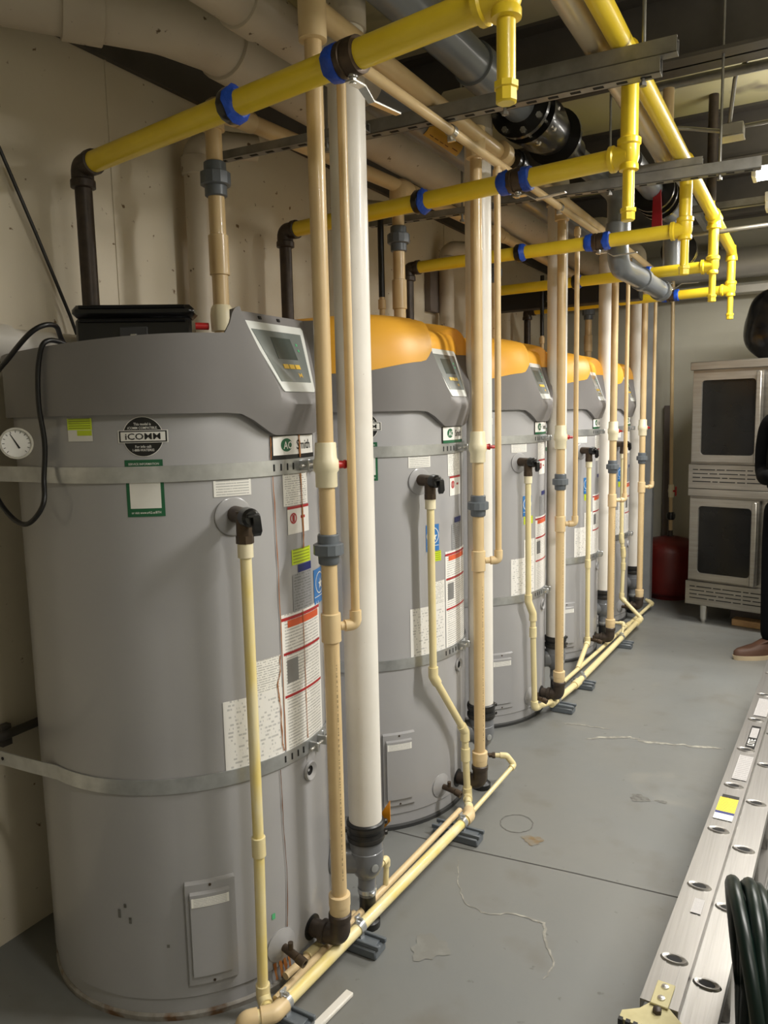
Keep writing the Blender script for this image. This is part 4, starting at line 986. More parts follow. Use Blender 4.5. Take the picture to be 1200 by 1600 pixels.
# back hot header and outlets
OUT = [(-0.585, 0.315), (-0.50, 1.345), (-0.462, 2.33), (-0.47, 3.40), (-0.47, 4.28)]
t = thing('hot_header', 'tan hot water header pipe under the large white main', 'pipe', (-0.5, 2.0, 2.4))
for a, b in ((0, 1), (1, 2), (2, 3), (3, 4)):
    p, q = V(*OUT[a], 2.43), V(*OUT[b], 2.43); d = (q-p).normalized()
    MB().cyl(p, q, 0.027, 18).build('pipe', 'cpvc', t)
    MB().lathe(p+d*0.02, d, [(0, 0.034), (0.075, 0.034), (0.077, 0.028), (0.085, 0.028), (0.085, 0.032), (0.15, 0.032)], 20).build('coupling', 'cpvc_fit', t)
for i in range(5):
    x, y = OUT[i]; zt = 1.58 if i == 0 else 1.80
    t = thing('outlet_pipe', 'tan hot outlet pipe with grey union rising from '+HP[i], 'pipe', (x, y, zt), 'tan hot outlet pipes')
    MB().cyl((x, y, zt), (x, y, 2.40), 0.0255, 18).build('pipe', 'cpvc', t)
    MB().lathe((x, y, 1.93), (0, 0, 1), [(0, 0.026), (0.002, 0.031), (0.12, 0.031), (0.122, 0.027)], 20).build('coupling', 'cpvc', t)
    MB().lathe((x, y, 1.76), (0, 0, 1), [(0, 0.034), (0.05, 0.036), (0.07, 0.033), (0.08, 0.027)], 20).build('adapter', 'valve_cream', t)
    u = MB().lathe((x, y, 2.165), (0, 0, 1), [(0, 0.03), (0.003, 0.034), (0.1, 0.034), (0.103, 0.03)], 22).build('union', 'union_grey', t)
    MB().lathe((x, y, 2.197), (0, 0, 1), [(0, 0.042), (0.003, 0.047), (0.038, 0.047), (0.041, 0.042)], 12).build('collar', 'union_grey', u, angle=20)
    MB().tube([(x, y, 2.36), (x, y, 2.43), (x+0.005, y+0.07, 2.43)], 0.035, 18, 0.06).build('elbow', 'cpvc_fit', t)
    if i == 0:
        MB().cyl((x-0.03, y-0.03, 1.775), (x-0.06, y-0.07, 1.775), 0.011, 12).cbox((x-0.075, y-0.09, 1.775), (0.03, 0.03, 0.02), 0.004).build('handle', 'valve_red', t)
# white vents on the wall
for k, (x, y) in enumerate(((-0.845, 0.52), (-0.845, 1.55), (-0.845, 2.57))):
    t = thing('wall_vent', 'stained white vertical pipe on the cream wall behind '+['the open-topped heater', 'the orange-topped heater beside it', 'the middle heater'][k], 'pipe', (x, y, 1.2), 'white wall pipes')
    MB().tube([(x, y, 1.1), (x, y, 2.40), (x+0.03, y+0.02, 2.43), (x+0.14, y+0.16, 2.43)], 0.044, 22, 0.08).build('pipe', 'pvc_old', t)
    MB().lathe((x, y, 2.32), (0, 0, 1), [(0, 0.045), (0.003, 0.051), (0.06, 0.051), (0.063, 0.045)], 22).build('coupling', 'pvc_old', t)
t = thing('intake_pipe', 'white intake pipe entering over the rim of the open-topped heater', 'pipe', (-0.85, -0.4, 1.705))
MB().tube([(-0.868, -1.2, 1.702), (-0.868, 0.1, 1.702), (-0.80, 0.2, 1.702), (-0.76, 0.21, 1.70), (-0.76, 0.21, 1.60)], 0.041, 22, 0.05).build('pipe', 'pvc_white', t)
MB().lathe((-0.862, -0.5, 1.702), (0, 1, 0), [(0, 0.042), (0.003, 0.05), (0.26, 0.05), (0.263, 0.042)], 22).build('coupling', 'pvc_white', t)
t = thing('wall_pipe', 'dark pipe fixed low on the cream wall behind the open-topped heater', 'pipe', (-0.88, -0.3, 0.61))
MB().cyl((-0.885, -1.6, 0.605), (-0.885, 0.3, 0.63), 0.013, 14).build('pipe', 'dark_steel', t)
MB().box((-0.9, -0.32, 0.617), (0.02, 0.03, 0.06)).build('bracket', 'dark_steel', t)

# ------------------------------------------------------------------ small things at the open-topped heater
A, B = V(-0.70, -0.148, 0), V(-0.445, 0.025, 0); d = (B-A).normalized(); n = V(d.y, -d.x, 0)
Mx = Matrix((d, -n, V(0, 0, 1))).transposed()
t = thing('tool_case', 'black plastic case with ribbed lid lying on the open heater', 'case', ((A+B)/2).to_tuple()[:2]+(1.595,))
c = (A+B)/2-n*0.04
MB().cbox(c+V(0, 0, 1.68), (0.31, 0.08, 0.17), 0.008, Mx).build('body', 'black_plastic', t)
MB().cbox(c+V(0, 0, 1.782), (0.325, 0.09, 0.034), 0.012, Mx).build('lid', 'black_plastic', t)
for z in (1.757, 1.793): MB().cyl(c+n*0.046-d*0.14+V(0, 0, z), c+n*0.046+d*0.14+V(0, 0, z), 0.005, 8).build('rib', 'black_plastic', t)
MB().cbox(c+n*0.041+V(0, 0, 1.715), (0.075, 0.006, 0.05), 0.002, Mx).build('latch_recess', 'deck_dark', t)
MB().cbox(c+n*0.045+V(0, 0, 1.712), (0.02, 0.008, 0.02), 0.003, Mx).build('latch', 'chrome', t)
def px(x, y, dep):
    q = CAM + (r2*((x-600)/F_PX) + u2*((800-y)/F_PX) + fwd)*dep; return q
# looping black cord, resting on the heater's rim and hanging down its side
cord = [V(-0.50, -0.20, 1.60), V(-0.47, -0.35, 1.66), V(-0.46, -0.425, 1.668), V(-0.478, -0.436, 1.62), V(-0.486, -0.438, 1.53), V(-0.486, -0.43, 1.44), V(-0.49, -0.436, 1.36), V(-0.475, -0.455, 1.30), V(-0.515, -0.47, 1.256), V(-0.57, -0.475, 1.275), V(-0.625, -0.475, 1.34), V(-0.65, -0.47, 1.46), V(-0.60, -0.475, 1.575), V(-0.53, -0.47, 1.635), V(-0.46, -0.455, 1.69), V(-0.46, -0.40, 1.705), V(-0.56, -0.30, 1.68), V(-0.60, -0.2, 1.60)]
mb = MB(); P_ = []
for k in range(len(cord)-1):
    p0, p1, p2, p3 = cord[max(k-1, 0)], cord[k], cord[k+1], cord[min(k+2, len(cord)-1)]
    for j in range(8):
        u = j/8; P_.append(0.5*((2*p1)+(p2-p0)*u+(2*p0-5*p1+4*p2-p3)*u*u+(3*p1-p0-3*p2+p3)*u**3))
P_.append(cord[-1]); mb.tube(P_, 0.0058, 10, 0)
tag(mb.build('power_cord', 'cable_black'), 'black cord looping over the rim of the open-topped heater', 'cord')
tag(MB().tube([(-0.89, -0.6, 2.45), (-0.895, -0.2, 2.238), (-0.895, -0.1, 2.02), (-0.893, -0.005, 1.80), (-0.88, 0.02, 1.7)], 0.005, 8, 0.05).build('wall_cable', 'cable_black'), 'thin black cable sagging down the cream wall', 'cable')
# dial thermometer on a stem from the wall
gc = V(-0.72, -0.335, 1.436)
gd = V(0.86, -0.5, 0.05).normalized()
gc = V(-0.76, -0.335, 1.437)
gc = V(-0.525, -0.475, 1.441)
t = thing('dial_thermometer', 'round chrome dial thermometer beside the open-topped heater', 'gauge', gc)
MB().lathe(gc-gd*0.02, gd, [(0, 0.018), (0.004, 0.034), (0.026, 0.0355), (0.03, 0.0355), (0.03, 0.031), (0.022, 0.0305)], 32).build('case', 'chrome', t)
df = MB().lathe(gc+gd*0.001, gd, [(0, 0.031), (0.002, 0.031)], 32).build('dial', 'dial', t)
gx_, gy_ = frame(gd); gy_ = V(0, 0, 1)-gd*gd.z; gy_.normalize(); gx_ = gy_.cross(gd)
mb = MB()
for k in range(13):
    a = rad(225-270*k/12); e = gx_*math.cos(a)+gy_*math.sin(a); f = -gx_*math.sin(a)+gy_*math.cos(a); q = gc+gd*0.0034
    mb.quad([q+e*0.024-f*0.0007, q+e*0.024+f*0.0007, q+e*0.029+f*0.0007, q+e*0.029-f*0.0007])
a = rad(118); e = gx_*math.cos(a)+gy_*math.sin(a); f = -gx_*math.sin(a)+gy_*math.cos(a); q = gc+gd*0.0042
mb.quad([q-e*0.013-f*0.002, q-e*0.013+f*0.002, q+e*0.025+f*0.0006, q+e*0.025-f*0.0006])
mb.build('needle', 'black_lbl', df, smooth=False)
MB().tube([gc-gd*0.02, gc-gd*0.05, V(-0.62, -0.52, gc.z-0.015), V(WX+0.0, -0.50, gc.z-0.02)], 0.008, 12, 0.02).build('stem', 'brass_dark', t)

# ------------------------------------------------------------------ ovens
OA = rad(-12.5); OO = V(0.302, 4.045, 0); ex = V(math.cos(OA), math.sin(OA), 0); ey = V(-math.sin(OA), math.cos(OA), 0)
def OP(x, y, z): return OO+ex*x+ey*y+V(0, 0, z)
MO = Matrix((ex, ey, V(0, 0, 1))).transposed()
def OB(mb, x0, x1, y0, y1, z0, z1, ch=0.004): return mb.cbox(OP((x0+x1)/2, (y0+y1)/2, (z0+z1)/2), (x1-x0, y1-y0, z1-z0), ch, MO)
OW, OD = 0.96, 0.72
def oven(zb, zt, label, legs, cap):
    t = thing('convection_oven', label, 'oven', OP(0, 0, zb), 'stacked ovens')
    OB(MB(), 0, OW, 0.012, OD, zb, zt).build('body', 'stainless', t)
    vp = OB(MB(), -0.006, OW+0.006, -0.014, 0.012, zb, zb+0.165, 0.003).build('vent_panel', 'stainless', t)
    for r in range(4):
        z = zb+0.13-r*0.027; x = 0.025+(0.0 if r % 2 == 0 else 0.0); k = r
        while x < OW-0.06:
            L_ = (0.035, 0.10, 0.05, 0.12)[k % 4]; k += 1
            L_ = min(L_, OW-0.03-x)
            MB().box(OP(x+L_/2, -0.0145, z), (L_, 0.003, 0.006), MO).build('slot', 'slot_dark', vp, smooth=False); x += L_+0.012
    if cap: OB(MB(), -0.008, OW+0.008, -0.02, OD+0.005, zt-0.055, zt, 0.004).build('top_cap', 'stainless', t)
    else: OB(MB(), -0.004, OW+0.004, -0.016, 0.012, zt-0.05, zt, 0.003).build('top_trim', 'stainless', t)
    z0, z1 = zb+0.185, zt-(0.075 if cap else 0.065)
    for x0, x1, s_ in ((0.018, 0.462, 1), (0.498, 0.942, -1)):
        mb = MB(); fw = 0.06
        hx = (x0+0.055, x1-0.045) if s_ > 0 else (x0+0.045, x1-0.055)
        # frame with rounded opening
        nseg = 6; rr = 0.025; inner = []; outer = []
        cs = ((hx[1]-rr, z1-0.05-rr, 0), (hx[0]+rr, z1-0.05-rr, 90), (hx[0]+rr, z0+0.045+rr, 180), (hx[1]-rr, z0+0.045+rr, 270))
        oc = ((x1, z1), (x0, z1), (x0, z0), (x1, z0))
        for (cx_, cz_, a0), oc_ in zip(cs, oc):
            for k in range(nseg+1):
                a = rad(a0+90*k/nseg); inner.append((cx_+rr*math.cos(a), cz_+rr*math.sin(a))); outer.append(oc_)
        nI = len(inner)
        for (ix, iz), (ox, oz) in zip(inner, outer):
            mb.v += [OP(ox, -0.03, oz), OP(ix, -0.03, iz), OP(ix+(0.004 if ix < (hx[0]+hx[1])/2 else -0.004), -0.02, iz), OP(ox, 0.012, oz)]
        for k in range(nI):
            k2 = (k+1) % nI
            for j in range(3): mb.f.append((4*k+(0, 1, 3)[j], 4*k+(1, 2, 0)[j], 4*k2+(1, 2, 0)[j], 4*k2+(0, 1, 3)[j]))
        dr = mb.build('door', 'stainless', t, angle=40)
        OB(MB(), hx[0]-0.004, hx[1]+0.004, -0.019, -0.012, z0+0.04, z1-0.045, 0.001).build('glass', 'oven_glass', dr)
        xh = x1-0.022 if s_ > 0 else x0+0.022
        OB(MB(), xh-0.016, xh+0.016, -0.06, -0.042, z0-0.005, z1-0.005, 0.005).build('handle', 'stainless', dr)
        for z in (z0+0.05, z1-0.05): OB(MB(), xh-0.01, xh+0.01, -0.044, -0.028, z-0.012, z+0.012, 0.002).build('handle_bracket', 'stainless', dr)
    if legs:
        for x, y in ((0.1, 0.06), (OW-0.1, 0.06), (0.1, OD-0.06), (OW-0.1, OD-0.06)):
            MB().lathe(OP(x, y, 0), (0, 0, 1), [(0, 0.014), (0.004, 0.016), (0.02, 0.017), (0.024, 0.024), (zb, 0.026)], 16).build('leg', 'chrome', t)
oven(0.135, 0.945, 'stainless convection oven on legs, lower of the stacked pair', True, False)
oven(0.947, 1.80, 'stainless convection oven stacked on top of the other one', False, True)
def blob(name, m, c, rx, ry, rz, seed, amp, label, cat, floor_z):
    rnd = random.Random(seed); mb = MB(); nu, nv = 40, 24
    ph = [(rnd.uniform(1, 5), rnd.uniform(1, 5), rnd.uniform(0, 6), rnd.uniform(0, 6)) for _ in range(7)]
    for j in range(nv+1):
        v = PI*j/nv
        for k in range(nu):
            u = 2*PI*k/nu; s_ = 1+amp*sum(math.sin(round(a)*u+p)*math.sin(b*v+q) for a, b, p, q in ph)/3
            sv = math.sin(v)**0.42
            z = c[2]+rz*math.cos(v)*s_
            mb.v.append(V(c[0]+rx*sv*math.cos(u)*s_, c[1]+ry*sv*math.sin(u)*s_, max(z, floor_z)))
    for j in range(nv):
        for k in range(nu): k2 = (k+1) % nu; mb.f.append((j*nu+k, (j+1)*nu+k, (j+1)*nu+k2, j*nu+k2))
    return tag(mb.build(name, m, angle=60), label, cat)
bc = OP(0.53, 0.22, 1.80)
blob('plastic_bag', 'bag', (bc.x-0.0, bc.y, 2.02), 0.265, 0.22, 0.222, 11, 0.09, 'full black plastic bag standing on top of the ovens', 'bag', 1.802)
tag(MB().cbox(OP(0.46, 0.13, 0.024), (0.36, 0.09, 0.046), 0.003, MO).build('wood_block', 'wood'), 'wooden block lying on the floor under the ovens', 'wood block', 'wooden blocks under the ovens')
tag(MB().cbox(OP(0.46, 0.32, 0.05), (0.5, 0.09, 0.098), 0.003, MO).build('wood_block', 'post_dark'), 'darker thick wooden block behind the pale one under the ovens', 'wood block', 'wooden blocks under the ovens')
# red expansion tank
rx, ry = 0.07, 4.78
t = thing('expansion_tank', 'red expansion tank standing by the back wall beside the ovens', 'tank', (rx, ry, 0))
MB().lathe((rx, ry, 0.0), (0, 0, 1), [(0, 0.15), (0.015, 0.155), (0.03, 0.16), (0.045, 0.20), (0.07, 0.218), (0.38, 0.218), (0.43, 0.20), (0.465, 0.15), (0.485, 0.07), (0.49, 0.03)], 40).build('vessel', 'tank_red', t)
MB().lathe((rx, ry, 0.486), (0, 0, 1), [(0, 0.032), (0.008, 0.03), (0.01, 0.02), (0.05, 0.018)], 18).build('nozzle', 'iron', t)
MB().cyl((rx, ry, 0.53), (rx-0.025, ry, 2.46), 0.014, 14).build('pipe', 'cpvc', t)
MB().lathe((rx, ry, 0.62), (0, 0, 1), [(0, 0.02), (0.002, 0.026), (0.02, 0.034), (0.045, 0.034), (0.06, 0.026), (0.062, 0.018)], 14).build('union', 'black_metal', t)
vv = MB().lathe((rx-0.003, ry, 0.8), (0, 0, 1), [(0, 0.02), (0.03, 0.021), (0.05, 0.025), (0.07, 0.021), (0.1, 0.02)], 16).build('valve', 'valve_cream', t)
MB().cyl((rx, ry, 0.85), (rx+0.03, ry-0.02, 0.85), 0.008, 8).cbox((rx+0.036, ry-0.024, 0.85), (0.012, 0.02, 0.075), 0.004).build('handle', 'valve_red', vv)
tag(MB().cbox((-0.075, 4.50, 1.2), (0.11, 0.08, 2.4), 0.006).build('raceway', 'post_grey'), 'grey metal raceway standing against the back wall past the last heater', 'raceway')
tag(MB().cbox((-0.01, 5.02, 0.76), (0.05, 0.05, 1.52), 0.004).build('steel_post', 'post_dark'), 'dark steel post leaning at the back wall beside the grey raceway', 'post')

# ------------------------------------------------------------------ ladder lying on its edge
def ladder():
    t = thing('extension_ladder', 'aluminium extension ladder lying on its edge along the aisle', 'ladder', (0.9, 1.2, 0.0))
    dx = 0.042
    def X(y, off): return 0.8425+off+dx*y
    def section(off, ztop, zbot, y0, y1, wdt, yr, dr):
        L = y1-y0; dvec = V(X(y1, off)-X(y0, off), L, 0).normalized(); nn = V(dvec.y, -dvec.x, 0)
        M = Matrix((nn, dvec, V(0, 0, 1))).transposed()
        def Q(y, w_, z): return V(X(y, off), y, z)+nn*w_
        rails = []
        for z, sg in ((ztop, -1), (zbot, 1)):
            mb = MB(); c = (Q(y0, 0, z)+Q(y1, 0, z))/2; Ls = (Q(y1, 0, z)-Q(y0, 0, z)).length
            mb.box(c, (wdt, Ls, 0.004), M)
            for s_ in (-1, 1): mb.box(c+nn*(s_*(wdt/2-0.0015))+V(0, 0, sg*0.013), (0.003, Ls, 0.026), M)
            if z == ztop:
                for s_ in (-0.2, 0.2): mb.box(c+nn*(s_*wdt)+V(0, 0, 0.0022), (0.003, Ls, 0.0012), M)
            rails.append(mb.build('rail', 'alu', t, smooth=False))
        y = yr
        k = 0
        while y < y1-0.1:
            c = Q(y, 0, 0)
            mb = MB(); n = 24; rx_, ry_ = 0.0185, 0.011
            def ov(q, z): return [V(c.x, c.y, z)+nn*(rx_*q*math.cos(2*PI*k_/n))+dvec*(ry_*q*math.sin(2*PI*k_/n)) for k_ in range(n)]
            rings = [ov(0.78, zbot+0.003), ov(0.78, ztop-0.004)]
            rings2 = [ov(1.55, ztop+0.0022), ov(1.35, ztop+0.006), ov(1.0, ztop+0.0055), ov(0.85, ztop+0.0035)]
            for rr in (rings, rings2):
                b = len(mb.v)
                for r_ in rr: mb.v += r_
                for j in range(len(rr)-1): mb.join(b+j*n, b+(j+1)*n, n)
            rg = mb.build('rung', 'alu', t)
            mb = MB(); mb.v += ov(0.86, ztop+0.0038); mb.f.append(tuple(range(n))); mb.build('rung_hole', 'slot_dark', rg, smooth=False)
            y += dr; k += 1
        return rails, Q, M, nn, dvec
    rails, Q, M, nn, dvec = section(0.0, 0.325, 0.036, -0.14, 2.6, 0.072, 0.006, 0.294)
    rails2, Q2, M2, _, _ = section(0.067, 0.298, 0.006, -0.34, 2.45, 0.070, -0.004, 0.287)
    top = rails[0]; zt = 0.3295
    def stick(name, y0, y1, w0, w1, m, z=zt): return MB().quad([Q(y0, w0, z), Q(y0, w1, z), Q(y1, w1, z), Q(y1, w0, z)]).build(name, m, top, smooth=False)
    stick('barcode_sticker', 0.185, 0.245, 0.0, 0.022, 'print_grey')
    stick('rating_sticker', 0.655, 0.69, -0.024, 0.026, 'white_lbl'); stick('sticker_field', 0.69, 0.705, -0.024, 0.026, 'navy_lbl'); stick('sticker_field', 0.705, 0.795, -0.024, 0.026, 'print_yellow'); stick('sticker_field', 0.795, 0.815, -0.02, 0.026, 'black_lbl')
    stick('notice_sticker', 0.935, 1.13, -0.012, 0.03, 'print_grey')
    bs = stick('brand_sticker', 1.2, 1.41, -0.006, 0.024, 'black_lbl')
    mb = MB(); text_plane(mb, 'LITE', Q(1.25, 0.009, zt+0.0004), dvec, -nn, 0.06, 0.022); mb.build('lettering', 'white_lbl', bs, smooth=False)
    stick('sticker_field', 1.295, 1.39, -0.003, 0.021, 'print_grey', zt+0.0004)
    stick('notice_sticker', 1.52, 1.72, -0.014, 0.03, 'print_grey')
    # swivel foot at the near end
    ye = -0.14
    ft = MB().cbox(Q(ye+0.027, 0.002, 0.3305), (0.034, 0.07, 0.004), 0.001, M).build('foot_bracket', 'foot_pad', t)
    for y in (ye+0.047, ye+0.012): MB().lathe(Q(y, 0.002, 0.331), (0, 0, 1), [(0, 0.008), (0.004, 0.007), (0.005, 0.003)], 12).build('rivet', 'chrome', ft)
    MB().lathe(Q(ye-0.023, 0.002, 0.31), (0, 0, 1), [(0, 0.009), (0.026, 0.009), (0.028, 0.006)], 6).build('bolt', 'iron', ft)
    MB().prism([Q(ye, -0.016, 0.326), Q(ye, 0.02, 0.326), Q(ye-0.03, 0.05, 0.328), Q(ye-0.073, 0.058, 0.328), Q(ye-0.073, -0.058, 0.328), Q(ye-0.05, -0.058, 0.328), Q(ye-0.028, -0.03, 0.328)], V(0, 0, -0.03)).build('foot', 'foot_pad', t)
    for k in range(9): MB().box(Q(ye-0.077, -0.054+0.0138*k, 0.31), (0.008, 0.009, 0.045), M).build('tread', 'rubber', t, smooth=False)
ladder()
# ------------------------------------------------------------------ coil of green hose standing on the floor
hc = V(1.093, -0.14, 0)
ax = V(math.cos(0.2), math.sin(0.2), 0); bx_ = V(-ax.y, ax.x, 0)
mb = MB(); loops = []
rnd = random.Random(5); pts = []
N_ = 19; PER = 30
for k in range(N_*PER+1):
    a = 2*PI*k/PER+PI*0.5; lp = k/PER
    ph = (lp/9.0) % 2.0; s_ = -0.07+0.19*(ph if ph < 1 else 2-ph)
    rr = (0.0 if lp < 9 else 0.022)+0.007*math.sin(lp*5.3)+0.005*math.sin(lp*12.1)
    pts.append(hc+ax*(s_+0.004*math.sin(lp*9.0))+bx_*((0.19+rr)*math.cos(a))+V(0, 0, 0.311+(0.268+rr)*math.sin(a)))
    pts[-1].x -= 0.02+0.10*max(0.0, pts[-1].z-0.28)
mb.tube(pts, 0.0135, 10, 0)
th = tag(mb.build('garden_hose', 'hose_green', None), 'coil of dark green hose standing beside the ladder', 'hose')

# ------------------------------------------------------------------ lights, conduit, junction box
def fixture(x0, x1, y, z, label, grp='ceiling light fixtures', k=1.0):
    t = thing('ceiling_light', label, 'light', ((x0+x1)/2, y, z), grp)
    MB().cbox(((x0+x1)/2, y, z+0.045), (x1-x0, 0.14, 0.05), 0.004).build('housing', 'lamp_white', t)
    for dy in (-0.035, 0.035): MB().cyl((x0+0.015, y+dy, z), (x1-0.015, y+dy, z), 0.017, 14).build('tube', 'tube', t)
    for x in (x0+0.012, x1-0.012): MB().cbox((x, y, z+0.005), (0.02, 0.12, 0.045), 0.003).build('end_plate', 'lamp_white', t)
    MB().cyl((x0+0.1, y, z+0.07), (x0+0.1, y, ZC), 0.004, 8).cyl((x1-0.1, y, z+0.07), (x1-0.1, y, ZC), 0.004, 8).build('hanger_rod', 'strut', t)
    ld = bpy.data.lights.new('lamp', 'AREA'); ld.shape = 'RECTANGLE'; ld.size = x1-x0; ld.size_y = 0.12; ld.energy = LAMP_W*k; ld.color = LAMP_COL
    lo = bpy.data.objects.new('lamp_light', ld); COL.objects.link(lo); lo.parent = t; lo.location = (0, 0, -0.03)
    lu = bpy.data.lights.new('lamp', 'AREA'); lu.shape = 'RECTANGLE'; lu.size = x1-x0; lu.size_y = 0.1; lu.energy = LAMP_W*k*0.14; lu.color = LAMP_COL  # extra upward light added above the closed housing to brighten the ceiling
    lo = bpy.data.objects.new('added_uplight', lu); COL.objects.link(lo); lo.parent = t; lo.location = (0, 0, 0.078); lo.rotation_euler = (PI, 0, 0)
    return t
fixture(0.735, 1.95, 2.62, 2.58, 'fluorescent ceiling light over the aisle near the gas main', k=1.15)
fixture(0.755, 1.97, 3.3, 2.58, 'fluorescent ceiling light over the aisle in front of the ovens', k=1.25)
fixture(1.2, 2.4, 0.7, 2.58, 'fluorescent ceiling light over the aisle beside the ladder', k=1.9)
fixture(1.2, 2.4, -0.9, 2.58, 'fluorescent ceiling light over the near end of the aisle', k=0.45)
t = thing('junction_box', 'grey electrical junction box with conduits under the ceiling', 'junction box', (0.67, 2.3, 2.68))
MB().cbox((0.675, 2.3, 2.70), (0.095, 0.09, 0.05), 0.003).build('box', 'box_metal', t)
MB().cbox((0.675, 2.3, 2.672), (0.1, 0.095, 0.006), 0.002).build('cover', 'box_metal', t)
MB().tube([(0.665, 2.27, 2.725), (0.70, 2.1, 2.86), (0.80, 2.0, 2.93), (1.1, 1.95, 2.97)], 0.009, 10, 0.08).tube([(0.63, 2.3, 2.71), (0.5, 2.28, 2.74), (0.3, 2.2, 2.76)], 0.009, 10, 0.05).build('conduit', 'conduit', t)
tag(MB().cyl((0.725, 2.3, 2.715), (3.0, 2.3, 2.73), 0.009, 10).build('conduit', 'conduit'), 'thin metal conduit running from the junction box over the aisle', 'conduit')
tag(MB().cyl((0.32, 2.05, 2.86), (3.0, 2.08, 2.86), 0.02, 12).build('conduit', 'strut'), 'thick grey conduit crossing near the ceiling above the aisle', 'conduit')
tag(MB().cyl((0.42, 2.9, 2.40), (3.0, 3.05, 2.46), 0.012, 10).build('conduit', 'conduit'), 'metal conduit crossing behind the gas drops above the fourth heater', 'conduit')
tag(MB().cbox((0.335, 1.9, 2.72), (0.041, 6.2, 0.041), 0.003).build('ceiling_rail', 'galv'), 'shiny steel rail running along under the ceiling above the grey main', 'rail')


# black standpipes and a dark box on the wall
for k, (x, y, lb_) in enumerate(((-0.56, 1.30, HP[1]), (-0.53, 3.36, HP[3]))):
    t = thing('standpipe', 'thin black standpipe with cream nipple rising from '+lb_, 'pipe', (x, y, 1.8), 'black standpipes')
    MB().cyl((x, y, 1.98), (x, y, 2.36), 0.013, 12).build('pipe', 'cable_black', t)
    MB().lathe((x, y, 1.80), (0, 0, 1), [(0, 0.012), (0.13, 0.012), (0.132, 0.017), (0.17, 0.017), (0.172, 0.012), (0.19, 0.012)], 14).build('nipple', 'cpvc', t)
tag(MB().cbox((WX+0.02, 2.49, 2.19), (0.038, 0.12, 0.24), 0.003).build('wall_box', 'post_dark'), 'dark metal box mounted high on the cream wall', 'box')
tag(MB().prism([(-0.03, 0.262, 0.30), (0.012, 0.262, 0.365), (0.012, 0.262, 0.30), (-0.012, 0.262, 0.27)], (0, 0.003, 0)).build('warning_tag', 'amber'), 'small orange tag hanging behind the first rubber coupling', 'tag')

